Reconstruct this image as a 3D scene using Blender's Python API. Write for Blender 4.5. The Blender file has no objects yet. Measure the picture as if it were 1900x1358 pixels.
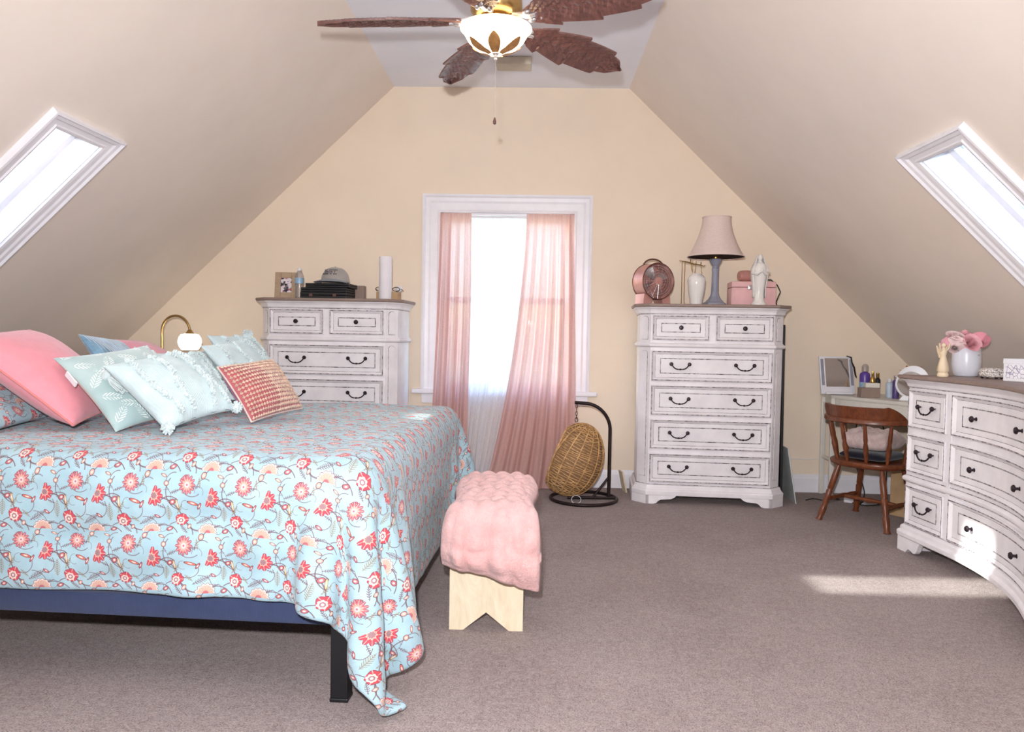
import bpy, bmesh, math, random
import numpy as np
from mathutils import Vector, Matrix, Euler
random.seed(7); rng = np.random.default_rng(7)
sc = bpy.context.scene
C = sc.collection
PI = math.pi
R = math.radians

# ------------------------------------------------------------------ camera
F_PX, YAW, PITCH, ROLL, CAM_H = 1415.5, .027, -.0399, .0174, 1.161
cam_data = bpy.data.cameras.new('camera')
cam = bpy.data.objects.new('camera', cam_data); C.objects.link(cam); sc.camera = cam
_fw = Vector((-math.sin(YAW)*math.cos(PITCH), math.cos(YAW)*math.cos(PITCH), math.sin(PITCH)))
_r0 = Vector((math.cos(YAW), math.sin(YAW), 0)); _u0 = _r0.cross(_fw)
_r = _r0*math.cos(ROLL) + _u0*math.sin(ROLL); _u = -_r0*math.sin(ROLL) + _u0*math.cos(ROLL)
cam.matrix_world = Matrix(((_r.x, _u.x, -_fw.x, 0), (_r.y, _u.y, -_fw.y, 0), (_r.z, _u.z, -_fw.z, CAM_H), (0, 0, 0, 1)))
cam_data.sensor_fit = 'HORIZONTAL'; cam_data.sensor_width = 36.0
cam_data.lens = F_PX/1900*36.0
cam_data.clip_start = .02; cam_data.clip_end = 400

# ------------------------------------------------------------------ room numbers (metres)
DW, H, XL, XR, SA = 5.878, 3.045, -1.0965, .6944, .7614     # far wall, flat ceiling, its edges, roof slope
YB = -2.4                                                   # wall behind the camera
KZ = .72                                                    # knee wall height
TS, CS, SS = math.tan(SA), math.cos(SA), math.sin(SA)
XKL, XKR = XL-(H-KZ)/TS, XR+(H-KZ)/TS

# ------------------------------------------------------------------ world, sun, flash, exposure
SUN_EL, SUN_DIR = R(22.5), Vector((4.3, .10, 0)).normalized()
world = bpy.data.worlds.new('world'); sc.world = world; world.use_nodes = True
wn = world.node_tree; wn.nodes.clear()
sky = wn.nodes.new('ShaderNodeTexSky'); sky.sky_type = 'NISHITA'; sky.sun_disc = False
sky.sun_elevation = SUN_EL; sky.sun_rotation = R(270-1.3)
sky.air_density = 1.0; sky.dust_density = 2.0; sky.ozone_density = 1.0
bg = wn.nodes.new('ShaderNodeBackground'); wo = wn.nodes.new('ShaderNodeOutputWorld')
bg.inputs['Strength'].default_value = 1.3
wn.links.new(sky.outputs[0], bg.inputs[0]); wn.links.new(bg.outputs[0], wo.inputs[0])

sun_d = bpy.data.lights.new('sun', 'SUN'); sun_d.energy = 9; sun_d.angle = R(1.2); sun_d.color = (1, .93, .82)
sun = bpy.data.objects.new('sun', sun_d); C.objects.link(sun)
_sd = Vector((SUN_DIR.x*math.cos(SUN_EL), SUN_DIR.y*math.cos(SUN_EL), -math.sin(SUN_EL)))
sun.rotation_euler = _sd.to_track_quat('-Z', 'Y').to_euler(); sun.location = (-6, 3, 5)

fl_d = bpy.data.lights.new('camera_flash', 'AREA'); fl_d.shape = 'DISK'; fl_d.size = .07; fl_d.energy = 78
fl_d.color = (.975, .965, 1)
fl = bpy.data.objects.new('camera_flash', fl_d); C.objects.link(fl)
fl.location = (-.06, -.05, CAM_H+.20)
fl.rotation_euler = Vector((0, 1, .12)).to_track_quat('-Z', 'Y').to_euler()

sc.view_settings.view_transform = 'Standard'; sc.view_settings.look = 'None'
sc.view_settings.gamma = 1; sc.view_settings.use_curve_mapping = False
sc.view_settings.exposure = .8

# ------------------------------------------------------------------ helpers
def lin(c):
    return tuple(((v/255)/12.92 if v/255 <= .04045 else ((v/255+.055)/1.055)**2.4) for v in c)

class MB:
    """collects faces; build() links them as one mesh object"""
    def __init__(s): s.v = []; s.f = []; s.m = []; s.uv = None
    def add(s, vs, fs, mi=0):
        o = len(s.v); s.v += [tuple(p) for p in vs]
        for f in fs: s.f.append(tuple(i+o for i in f)); s.m.append(mi)
        return s
    def box(s, x0, x1, y0, y1, z0, z1, mi=0, M=None, bev=0):
        if bev:
            b = min(bev, .45*(x1-x0), .45*(y1-y0), .45*(z1-z0))
            vs = []
            bm = bmesh.new(); bmesh.ops.create_cube(bm, size=1)
            for q in bm.verts: q.co = Vector(((x0+x1)/2+q.co.x*(x1-x0), (y0+y1)/2+q.co.y*(y1-y0), (z0+z1)/2+q.co.z*(z1-z0)))
            bmesh.ops.bevel(bm, geom=bm.edges[:], offset=b, segments=2, profile=.5, affect='EDGES')
            bm.verts.index_update()
            vs = [q.co.copy() for q in bm.verts]; fs = [[q.index for q in f.verts] for f in bm.faces]; bm.free()
        else:
            vs = [Vector(p) for p in ((x0,y0,z0),(x1,y0,z0),(x1,y1,z0),(x0,y1,z0),(x0,y0,z1),(x1,y0,z1),(x1,y1,z1),(x0,y1,z1))]
            fs = [(0,3,2,1),(4,5,6,7),(0,1,5,4),(1,2,6,5),(2,3,7,6),(3,0,4,7)]
        if M is not None: vs = [M @ p for p in vs]
        return s.add(vs, fs, mi)
    def tube(s, path, r, n=8, mi=0, closed=False, cap=True):
        P = [Vector(p) for p in path]; k = len(P)
        rr = r if isinstance(r, (list, tuple)) else [r]*k
        rings = []; nrm = None
        for i in range(k):
            a = P[(i-1) % k] if (closed or i > 0) else P[i]
            b = P[(i+1) % k] if (closed or i < k-1) else P[i]
            t = (b-a)
            t = t.normalized() if t.length > 1e-9 else Vector((0, 0, 1))
            if nrm is None:
                nrm = t.cross(Vector((0, 0, 1)) if abs(t.z) < .9 else Vector((1, 0, 0))).normalized()
            else:
                nrm = (nrm - t*nrm.dot(t)); nrm = nrm.normalized() if nrm.length > 1e-6 else t.orthogonal().normalized()
            bn = t.cross(nrm)
            rings.append([P[i]+(nrm*math.cos(2*PI*j/n)+bn*math.sin(2*PI*j/n))*rr[i] for j in range(n)])
        vs = [p for q in rings for p in q]; fs = []
        for i in range(k if closed else k-1):
            a, b = i*n, ((i+1) % k)*n
            for j in range(n): fs.append((a+j, a+(j+1) % n, b+(j+1) % n, b+j))
        if cap and not closed:
            fs.append(tuple(range(n-1, -1, -1))); fs.append(tuple((k-1)*n+j for j in range(n)))
        return s.add(vs, fs, mi)
    def lathe(s, prof, n=24, c=(0, 0, 0), mi=0, M=None, flute=None):
        vs = []; fs = []
        for (r, z) in prof:
            for j in range(n):
                a = 2*PI*j/n; q = r*(1+(flute(a, z) if flute else 0))
                p = Vector((q*math.cos(a), q*math.sin(a), z))
                if M is not None: p = M @ p
                vs.append(p+Vector(c))
        k = len(prof)
        for i in range(k-1):
            for j in range(n): fs.append((i*n+j, i*n+(j+1) % n, (i+1)*n+(j+1) % n, (i+1)*n+j))
        if prof[0][0] > 1e-6: fs.append(tuple(range(n-1, -1, -1)))
        if prof[-1][0] > 1e-6: fs.append(tuple((k-1)*n+j for j in range(n)))
        return s.add(vs, fs, mi)
    def prism(s, poly, lo, hi, fn, mi=0, mside=None):
        """poly: 2D points; fn(a,b,h)->3D; extruded from h=lo to h=hi"""
        n = len(poly); vs = [fn(a, b, lo) for a, b in poly]+[fn(a, b, hi) for a, b in poly]
        s.add(vs, [tuple(range(n-1, -1, -1)), tuple(range(n, 2*n))], mi)
        return s.add(vs, [(i, (i+1) % n, n+(i+1) % n, n+i) for i in range(n)], mi if mside is None else mside)
    def grid(s, pts, mi=0, closed_u=False, uv=None):
        nu, nv = len(pts), len(pts[0]); vs = [p for row in pts for p in row]; fs = []
        for i in range(nu if closed_u else nu-1):
            for j in range(nv-1):
                a = i*nv+j; b = ((i+1) % nu)*nv+j; fs.append((a, b, b+1, a+1))
        if uv is not None: s.uv = (s.uv or [])+[q for row in uv for q in row]
        return s.add(vs, fs, mi)
    def sphere(s, c, r, n=12, k=8, mi=0, M=None):
        rx, ry, rz = r if isinstance(r, (tuple, list)) else (r, r, r)
        vs = []; fs = []
        for i in range(k+1):
            th = PI*i/k
            for j in range(n):
                a = 2*PI*j/n; p = Vector((rx*math.sin(th)*math.cos(a), ry*math.sin(th)*math.sin(a), -rz*math.cos(th)))
                if M is not None: p = M @ p
                vs.append(p+Vector(c))
        for i in range(k):
            for j in range(n): fs.append((i*n+j, i*n+(j+1) % n, (i+1)*n+(j+1) % n, (i+1)*n+j))
        return s.add(vs, fs, mi)
    def build(s, name, mats, parent=None, smooth=None, M=None):
        me = bpy.data.meshes.new(name)
        vs = s.v if M is None else [M @ Vector(p) for p in s.v]
        me.from_pydata([tuple(p) for p in vs], [], s.f)
        for m in (mats if isinstance(mats, (list, tuple)) else [mats]): me.materials.append(m)
        me.polygons.foreach_set('material_index', s.m)
        if s.uv is not None:
            l = me.uv_layers.new(name='UVMap'); vi = np.empty(len(me.loops), dtype=np.int32); me.loops.foreach_get('vertex_index', vi)
            l.data.foreach_set('uv', np.array(s.uv, dtype=np.float32)[vi].ravel())
        bm = bmesh.new(); bm.from_mesh(me); bmesh.ops.remove_doubles(bm, verts=bm.verts, dist=1e-6)
        bmesh.ops.recalc_face_normals(bm, faces=bm.faces); bm.to_mesh(me); bm.free()
        if smooth is not None:
            me.polygons.foreach_set('use_smooth', [True]*len(me.polygons))
            if smooth < 170: me.set_sharp_from_angle(angle=R(smooth))
        o = bpy.data.objects.new(name, me); C.objects.link(o)
        if parent is not None: o.parent = parent
        return o

def empty(name, loc=(0, 0, 0), rz=0, label=None, cat=None, group=None, rot=None):
    o = bpy.data.objects.new(name, None); C.objects.link(o); o.location = loc
    o.rotation_euler = rot if rot is not None else (0, 0, rz); o.empty_display_size = .05
    return tag(o, label, cat, group)
def tag(o, label=None, cat=None, group=None, kind=None):
    if label: o['label'] = label
    if cat: o['category'] = cat
    if group: o['group'] = group
    if kind: o['kind'] = kind
    return o
def copy_tree(o, parent=None):
    c = o.copy(); C.objects.link(c)
    if parent is not None: c.parent = parent
    for ch in list(o.children): copy_tree(ch, c)
    return c

# ------------------------------------------------------------------ node expressions
class NT:
    def __init__(s, mat): s.t = mat.node_tree; s.l = s.t.links
    def n(s, typ, **kw):
        q = s.t.nodes.new(typ)
        for k, v in kw.items(): setattr(q, k, v)
        return q
    def put(s, sock, val):
        if hasattr(val, 'is_linked') or isinstance(val, bpy.types.NodeSocket): s.l.new(val, sock)
        else: sock.default_value = val
    def m(s, op, a, b=None, c=None, clamp=False):
        q = s.n('ShaderNodeMath', operation=op, use_clamp=clamp); s.put(q.inputs[0], a)
        if b is not None: s.put(q.inputs[1], b)
        if c is not None: s.put(q.inputs[2], c)
        return q.outputs[0]
    def mix(s, fac, a, b):
        q = s.n('ShaderNodeMix', data_type='RGBA'); s.put(q.inputs[0], fac)
        for sock, v in ((q.inputs[6], a), (q.inputs[7], b)):
            if isinstance(v, tuple): sock.default_value = (*v[:3], 1)
            else: s.l.new(v, sock)
        return q.outputs[2]
    def noise(s, scale, detail=3, vec=None, rough=.6, dist=0):
        q = s.n('ShaderNodeTexNoise'); q.inputs['Scale'].default_value = scale; q.inputs['Detail'].default_value = detail
        q.inputs['Roughness'].default_value = rough; q.inputs['Distortion'].default_value = dist
        if vec is not None: s.l.new(vec, q.inputs['Vector'])
        return q.outputs[0]
    def co(s, which='Object'):
        return s.n('ShaderNodeTexCoord').outputs[which]
    def ramp(s, fac, lo, hi):
        return s.m('MULTIPLY', s.m('SUBTRACT', fac, lo), 1/(hi-lo), clamp=True)
    def bump(s, h, strength=.3, dist=.01):
        q = s.n('ShaderNodeBump'); q.inputs['Strength'].default_value = strength; q.inputs['Distance'].default_value = dist
        s.l.new(h, q.inputs['Height']); return q.outputs[0]

def new_mat(name):
    m = bpy.data.materials.new(name); m.use_nodes = True
    b = m.node_tree.nodes['Principled BSDF']; return m, NT(m), b

def mat(name, rgb, rough=.55, metal=0, var=.08, vscale=12, bump=0, bscale=60, spec=None, sheen=0, emit=0, emit_rgb=None, coat=0, tint=None):
    """plain procedural material: colour with noise variation and a noise bump"""
    m, t, b = new_mat(name); c = lin(rgb)
    nz = t.noise(vscale, 4, t.co())
    dark = tuple(v*(1-var*1.6) for v in c); light = tuple(min(1, v*(1+var)) for v in c)
    if tint: dark = lin(tint)
    t.l.new(t.mix(t.ramp(nz, .3, .7), dark, light), b.inputs['Base Color'])
    b.inputs['Roughness'].default_value = rough; b.inputs['Metallic'].default_value = metal
    if spec is not None: b.inputs['Specular IOR Level'].default_value = spec
    if sheen: b.inputs['Sheen Weight'].default_value = sheen
    if coat: b.inputs['Coat Weight'].default_value = coat
    if bump: t.l.new(t.bump(t.noise(bscale, 3, t.co()), bump, .004), b.inputs['Normal'])
    if emit:
        b.inputs['Emission Color'].default_value = (*lin(emit_rgb or rgb), 1); b.inputs['Emission Strength'].default_value = emit
    return m

def fabric(name, rgb, rough=.9, weave=400, bump=.25, var=.07, sheen=.3, tint=None):
    m, t, b = new_mat(name); c = lin(rgb); co = t.co()
    w = t.n('ShaderNodeTexWave'); w.inputs['Scale'].default_value = weave/6; w.inputs['Distortion'].default_value = 3; t.l.new(co, w.inputs[0])
    nz = t.noise(18, 4, co); fine = t.noise(weave, 2, co)
    dark = lin(tint) if tint else tuple(v*(1-var*2) for v in c)
    col = t.mix(t.ramp(nz, .3, .7), dark, tuple(min(1, v*(1+var)) for v in c))
    col = t.mix(t.m('MULTIPLY', fine, .25), col, tuple(v*.7 for v in c))
    t.l.new(col, b.inputs['Base Color']); b.inputs['Roughness'].default_value = rough
    b.inputs['Sheen Weight'].default_value = sheen; b.inputs['Specular IOR Level'].default_value = .2
    t.l.new(t.bump(t.m('ADD', w.outputs[1], fine), bump, .002), b.inputs['Normal']); return m

# ------------------------------------------------------------------ materials
def wall_paint(name, rgb):
    m, t, b = new_mat(name); co = t.co(); c = lin(rgb)
    col = t.mix(t.ramp(t.noise(2.5, 3, co), .3, .7), tuple(v*.97 for v in c), tuple(min(1, v*1.02) for v in c))
    t.l.new(col, b.inputs['Base Color']); b.inputs['Roughness'].default_value = .75; b.inputs['Specular IOR Level'].default_value = .25
    t.l.new(t.bump(t.noise(140, 4, co), .12, .002), b.inputs['Normal']); return m
M_WALL = wall_paint('peach_wall_paint', (242, 226, 205)); M_SLOPE = wall_paint('pale_sand_slope_paint', (238, 227, 216))
M_CEIL = wall_paint('white_ceiling_paint', (244, 246, 255))
M_TRIM = mat('white_trim_gloss', (240, 239, 244), .35, var=.02, bump=.03)

def carpet():
    m, t, b = new_mat('taupe_carpet'); co = t.co()
    big = t.noise(2.2, 4, co, .6, .6); mid = t.noise(26, 3, co); fine = t.noise(190, 3, co)
    col = t.mix(t.ramp(big, .3, .7), lin((163, 143, 138)), lin((188, 170, 164)))
    col = t.mix(t.ramp(fine, .38, .60), t.mix(.8, col, lin((82, 64, 63))), col)
    col = t.mix(t.m('MULTIPLY', t.ramp(t.noise(70, 3, co), .45, .65), .35), col, lin((206, 189, 184)))
    col = t.mix(t.m('MULTIPLY', t.ramp(mid, .4, .7), .3), col, lin((196, 180, 176)))
    t.l.new(col, b.inputs['Base Color']); b.inputs['Roughness'].default_value = 1; b.inputs['Specular IOR Level'].default_value = .05
    b.inputs['Sheen Weight'].default_value = .25
    h = t.m('ADD', t.m('MULTIPLY', mid, .7), fine)
    t.l.new(t.bump(h, .9, .012), b.inputs['Normal']); return m
M_CARPET = carpet()

def distressed(name='distressed_white_paint', worn=False):
    m, t, b = new_mat(name); co = t.co()
    base = t.mix(t.ramp(t.noise(6, 4, co), .3, .7), lin((226, 221, 224)), lin((243, 239, 241)))
    n2 = t.noise(38, 5, co, .7)
    if worn: col = t.mix(t.ramp(n2, .40, .56), lin((52, 42, 44)), t.mix(.62, base, lin((150, 138, 140))))
    else: col = t.mix(t.m('MULTIPLY', t.ramp(t.noise(90, 4, co, .75), .70, .78), .6), base, lin((120, 105, 100)))
    t.l.new(col, b.inputs['Base Color']); b.inputs['Roughness'].default_value = .45
    t.l.new(t.bump(t.noise(55, 3, co), .06, .003), b.inputs['Normal']); return m
M_PAINT = distressed(); M_GLAZE = distressed('dark_glaze_in_grooves', True)
def wood(name, a, bcol, scale=(1, 14, 14), rough=.4, dist=3):
    m, t, b = new_mat(name); mp = t.n('ShaderNodeMapping'); t.l.new(t.co(), mp.inputs[0]); mp.inputs['Scale'].default_value = scale
    nz = t.noise(3.5, 5, mp.outputs[0], .65, dist)
    t.l.new(t.mix(t.ramp(nz, .3, .72), lin(a), lin(bcol)), b.inputs['Base Color']); b.inputs['Roughness'].default_value = rough
    t.l.new(t.bump(nz, .12, .004), b.inputs['Normal']); return m
M_TOPWOOD = wood('weathered_brown_top', (128, 108, 98), (158, 138, 128), (2, 18, 18), .5)
M_IRON = mat('dark_bronze', (56, 46, 52), .35, .75, var=.2, vscale=40)
M_CHAIRWOOD = wood('dark_maple', (88, 44, 26), (134, 74, 42), (5, 5, 1.2), .33)
M_BLADE = wood('carved_mahogany', (84, 54, 52), (130, 90, 80), (10, 2, 4), .34, 1.5)
M_NAVY = fabric('navy_bed_upholstery', (54, 64, 94), var=.05)
M_BLACK = mat('black_plastic', (18, 18, 22), .45, var=.1)
M_CREAMWOOD = wood('cream_painted_wood', (216, 200, 170), (236, 222, 194), (3, 3, 1), .55)
M_SHEET = fabric('white_sheet', (226, 216, 216), var=.03)
M_BRASS = mat('antique_brass', (190, 158, 104), .28, 1, var=.12, vscale=20)
M_CHROME = mat('polished_nickel', (214, 210, 210), .22, .75, var=.05)
M_COPPER = mat('rose_copper', (206, 152, 144), .36, .35, var=.08)
M_DKCOPPER = mat('aged_copper_rim', (120, 84, 74), .35, .7, var=.12)
M_WHITECER = mat('glazed_white_ceramic', (234, 230, 226), .12, var=.02, coat=.4)
M_LAVCER = mat('pale_grey_ceramic', (222, 224, 234), .3, var=.02)
M_CREAMCER = mat('cream_resin', (236, 216, 184), .5, var=.05, bump=.05)
M_SLATE = mat('slate_blue_lamp_paint', (146, 148, 164), .5, var=.05, bump=.08)
M_PINKBOX = fabric('pink_leatherette', (238, 190, 190), .6, 200, .1, .04, .1)
M_WPLAST = mat('white_plastic', (232, 231, 236), .35, var=.02)
M_DESK = mat('ivory_desk_paint', (226, 222, 212), .4, var=.03)
M_MIRROR = mat('mirror_glass', (200, 194, 192), .12, .8, var=.01)
M_RATTAN = mat('golden_rattan', (206, 164, 110), .5, var=.28, vscale=30, bump=.2, bscale=120, tint=(146, 106, 62))
M_RATTAN_IN = mat('rattan_lining', (150, 116, 82), .8, var=.2, vscale=40)
M_DKMETAL = mat('black_brown_metal', (44, 32, 32), .4, .5, var=.15)
M_PURPLE = mat('purple_plastic', (98, 68, 158), .3, var=.05)
M_GOLD = mat('gold_metal', (206, 168, 100), .25, 1, var=.08)
M_TAUPE = mat('taupe_card', (150, 130, 118), .7, var=.08, bump=.05)
M_KRAFT = mat('kraft_card', (188, 156, 116), .8, var=.08, bump=.08)
M_OAK = wood('washed_oak_frame', (158, 134, 108), (186, 162, 134), (3, 20, 20), .6)

def shader_mix(name, parts):
    """parts: list of (factor, node type, {inputs}) mixed in order"""
    m = bpy.data.materials.new(name); m.use_nodes = True; t = m.node_tree; t.nodes.clear()
    out = t.nodes.new('ShaderNodeOutputMaterial'); cur = None
    for fac, typ, ins in parts:
        q = t.nodes.new(typ)
        for k, v in ins.items():
            if isinstance(v, tuple): v = (*lin(v), 1)
            q.inputs[k].default_value = v
        if cur is None: cur = q.outputs[0]
        else:
            x = t.nodes.new('ShaderNodeMixShader'); x.inputs[0].default_value = fac
            t.links.new(cur, x.inputs[1]); t.links.new(q.outputs[0], x.inputs[2]); cur = x.outputs[0]
    t.links.new(cur, out.inputs[0]); return m
M_GLASS = shader_mix('window_glass', [(1, 'ShaderNodeBsdfTransparent', {'Color': (240, 246, 250)}), (.06, 'ShaderNodeBsdfGlossy', {'Roughness': .02})])
M_BOTTLE = shader_mix('clear_plastic', [(1, 'ShaderNodeBsdfTransparent', {'Color': (236, 234, 234)}), (.18, 'ShaderNodeBsdfGlossy', {'Roughness': .08}), (.12, 'ShaderNodeBsdfDiffuse', {'Color': (240, 236, 236)})])
def curtain_mat(name, rgb, transp, transl, weave=900):
    m = bpy.data.materials.new(name); m.use_nodes = True; t = NT(m); m.node_tree.nodes.clear()
    out = t.n('ShaderNodeOutputMaterial'); co = t.co()
    mp = t.n('ShaderNodeMapping'); t.l.new(co, mp.inputs[0]); mp.inputs['Scale'].default_value = (1, 1, 6)
    nz = t.noise(60, 4, mp.outputs[0]); c = lin(rgb)
    col = t.mix(t.ramp(nz, .3, .7), tuple(v*.88 for v in c), tuple(min(1, v*1.06) for v in c))
    d = t.n('ShaderNodeBsdfDiffuse'); l = t.n('ShaderNodeBsdfTranslucent'); tr = t.n('ShaderNodeBsdfTransparent')
    t.l.new(col, d.inputs[0]); t.l.new(col, l.inputs[0])
    a = t.n('ShaderNodeMixShader'); a.inputs[0].default_value = transl; t.l.new(d.outputs[0], a.inputs[1]); t.l.new(l.outputs[0], a.inputs[2])
    b = t.n('ShaderNodeMixShader'); t.l.new(t.m('MULTIPLY', t.m('ADD', nz, .5), transp), b.inputs[0])
    t.l.new(a.outputs[0], b.inputs[1]); t.l.new(tr.outputs[0], b.inputs[2]); t.l.new(b.outputs[0], out.inputs[0]); return m
M_PINKCURT = curtain_mat('dusty_pink_curtain', (230, 190, 183), .03, .42)
M_SHEER = curtain_mat('white_sheer_voile', (246, 246, 252), .13, .5)
def lampglass(name, rgb, strength):
    m, t, b = new_mat(name); c = lin(rgb); nz = t.noise(14, 3, t.co())
    t.l.new(t.mix(nz, c, tuple(min(1, v*1.1) for v in c)), b.inputs['Base Color'])
    t.l.new(t.mix(nz, c, (1, .93, .8)), b.inputs['Emission Color']); b.inputs['Emission Strength'].default_value = strength
    b.inputs['Roughness'].default_value = .3; return m
M_BOWL = lampglass('lit_alabaster_glass', (255, 204, 128), 4.5)
M_LILSHADE = lampglass('lit_opal_glass', (255, 236, 200), 3.2)

# floral cotton print: a repeating drop of flowers, buds, vines and ferns, written in UV (1 unit = one repeat)
def floral(name):
    m, t, b = new_mat(name); uv = t.n('ShaderNodeSeparateXYZ'); t.l.new(t.co('UV'), uv.inputs[0])
    U, V = uv.outputs[0], uv.outputs[1]
    TW, TH = 435., 445.
    def loc(px, py):
        f = lambda s, c: t.m('SUBTRACT', t.m('FRACT', t.m('ADD', s, .5-c)), .5)
        return t.m('MULTIPLY', f(U, px/TW), TW), t.m('MULTIPLY', f(V, 1-py/TH), TH)
    def polar(x, y):
        return t.m('SQRT', t.m('ADD', t.m('MULTIPLY', x, x), t.m('MULTIPLY', y, y))), t.m('ARCTAN2', y, x)
    def soft(d, w=4): return t.m('MULTIPLY', d, -1/w, clamp=True)       # d<0 inside
    base = t.mix(t.ramp(t.noise(9, 3, t.co()), .3, .7), lin((148, 178, 188)), lin((168, 195, 203)))
    col = base
    BR, RED, TAN, ROSE, GRN, CRM = (108, 74, 78), (190, 74, 84), (200, 158, 142), (178, 102, 108), (136, 120, 92), (222, 202, 192)
    # vines: arcs (centre, radius, direction, half angle)
    for cx, cy, r, a, ha, w in ((150, 330, 165, 60, 55, 6), (20, 300, 120, 250, 50, 6), (330, 120, 130, 200, 60, 5), (180, 520, 140, 95, 60, 5),
                                (390, 250, 70, 300, 75, 4), (255, 60, 60, 160, 80, 4), (130, 250, 62, 330, 75, 4), (60, 90, 55, 120, 70, 4),
                                (300, 470, 120, 70, 60, 5), (230, 250, 95, 100, 50, 5), (30, 400, 100, 40, 55, 4), (400, 60, 90, 250, 60, 4), (200, 150, 40, 20, 100, 3), (350, 210, 34, 190, 110, 3), (170, 400, 36, 330, 110, 3), (20, 120, 34, 80, 110, 3)):
        x, y = loc(cx, cy); rr = t.m('SQRT', t.m('ADD', t.m('MULTIPLY', x, x), t.m('MULTIPLY', y, y)))
        dot = t.m('ADD', t.m('MULTIPLY', x, math.cos(R(a))), t.m('MULTIPLY', y, math.sin(R(a))))
        ok = t.m('GREATER_THAN', t.m('DIVIDE', dot, rr), math.cos(R(ha)))
        d = t.m('SUBTRACT', t.m('ABSOLUTE', t.m('SUBTRACT', rr, r)), w)
        col = t.mix(t.m('MULTIPLY', t.m('MULTIPLY', soft(d, 3), ok), .85), col, lin(BR))
    # ferns: combs along a stem
    for cx, cy, a, L, w, c in ((215, 275, 90, 62, 24, GRN), (60, 330, 30, 75, 22, BR), (100, -55, 15, 85, 20, BR), (405, 90, 10, 46, 14, BR), (300, 240, 60, 44, 14, GRN), (340, 410, 140, 44, 14, BR), (165, 225, -20, 34, 10, BR), (270, 120, 20, 40, 12, BR), (20, 60, 100, 34, 12, GRN), (400, 320, -40, 40, 12, GRN)):
        x, y = loc(cx, cy); ca, sa = math.cos(R(a)), math.sin(R(a))
        p = t.m('ADD', t.m('MULTIPLY', x, ca), t.m('MULTIPLY', y, sa)); q = t.m('ABSOLUTE', t.m('SUBTRACT', t.m('MULTIPLY', y, ca), t.m('MULTIPLY', x, sa)))
        comb = t.m('LESS_THAN', t.m('FRACT', t.m('MULTIPLY', t.m('SUBTRACT', p, t.m('MULTIPLY', q, .8)), 1/14.)), .48)
        shape = t.m('LESS_THAN', q, t.m('MULTIPLY', t.m('SUBTRACT', 1., t.m('POWER', t.m('DIVIDE', t.m('ABSOLUTE', p), L), 2.)), w))
        stem = t.m('MULTIPLY', t.m('LESS_THAN', q, 2.5), t.m('LESS_THAN', t.m('ABSOLUTE', p), L))
        col = t.mix(t.m('MULTIPLY', t.m('MAXIMUM', t.m('MULTIPLY', comb, shape), stem), .8), col, lin(c))
    # small buds and leaves
    for cx, cy, rx, ry, a, c in ((230, 410, 27, 17, 20, ROSE), (45, 15, 24, 20, 60, TAN), (200, 70, 20, 18, 0, TAN), (405, 195, 46, 13, -15, (198, 110, 96)), (250, 190, 26, 20, 30, ROSE),
                                 (285, 205, 10, 42, 12, (206, 178, 132)), (130, 300, 26, 11, -30, ROSE), (330, 30, 26, 10, 40, ROSE), (20, 215, 30, 11, 60, ROSE), (380, 390, 22, 14, 70, TAN), (175, 20, 26, 10, -20, TAN)):
        x, y = loc(cx, cy); ca, sa = math.cos(R(a)), math.sin(R(a))
        p = t.m('MULTIPLY', t.m('ADD', t.m('MULTIPLY', x, ca), t.m('MULTIPLY', y, sa)), 1/rx); q = t.m('MULTIPLY', t.m('SUBTRACT', t.m('MULTIPLY', y, ca), t.m('MULTIPLY', x, sa)), 1/ry)
        rr = t.m('ADD', t.m('MULTIPLY', p, p), t.m('MULTIPLY', q, q))
        col = t.mix(t.m('LESS_THAN', rr, 1.), col, lin(BR)); col = t.mix(t.m('LESS_THAN', rr, .62), col, lin(c)); col = t.mix(t.m('LESS_THAN', rr, .14), col, lin(CRM))
    # big flowers: petals from a polar edge
    def flower(cx, cy, r0, n, amp, layers, cut=None):
        nonlocal col
        x, y = loc(cx, cy); rr, th = polar(x, y)
        edge = t.m('ADD', t.m('MULTIPLY', t.m('ABSOLUTE', t.m('COSINE', t.m('MULTIPLY', th, n/2.))), amp), 1-amp)
        q = t.m('DIVIDE', rr, t.m('MULTIPLY', edge, r0))
        keep = None
        if cut is not None:
            dot = t.m('ADD', t.m('MULTIPLY', x, math.cos(R(cut[0]))), t.m('MULTIPLY', y, math.sin(R(cut[0]))))
            keep = t.m('GREATER_THAN', dot, cut[1])
        for lim, c in layers:
            k = t.m('LESS_THAN', q, lim)
            if keep is not None: k = t.m('MULTIPLY', k, keep)
            col = t.mix(k, col, lin(c))
        pet = t.m('MULTIPLY', t.m('LESS_THAN', t.m('ABSOLUTE', t.m('SINE', t.m('MULTIPLY', th, n/2.))), .16), t.m('LESS_THAN', t.m('ABSOLUTE', t.m('SUBTRACT', q, .72)), .26))
        if keep is not None: pet = t.m('MULTIPLY', pet, keep)
        col = t.mix(t.m('MULTIPLY', pet, .6), col, lin(CRM))
    flower(360, 75, 66, 12, .34, ((1., (138, 66, 80)), (.88, (188, 104, 110)), (.58, TAN), (.32, (212, 190, 190)), (.12, ROSE)))
    flower(110, 155, 70, 9, .30, ((1., (140, 62, 76)), (.92, RED), (.48, (226, 168, 150)), (.34, (150, 116, 120))), (-20, -22))
    flower(315, 330, 56, 5, .16, ((1., (120, 70, 82)), (.92, RED)), (20, -46))
    flower(308, 340, 34, 7, .2, ((1., (226, 196, 184)), (.6, (150, 110, 118)), (.3, CRM)))
    flower(90, 432, 76, 13, .16, ((1., (140, 92, 96)), (.94, CRM), (.82, TAN), (.3, ROSE)), (90, 2))
    t.l.new(col, b.inputs['Base Color']); b.inputs['Roughness'].default_value = .85; b.inputs['Specular IOR Level'].default_value = .2
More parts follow.
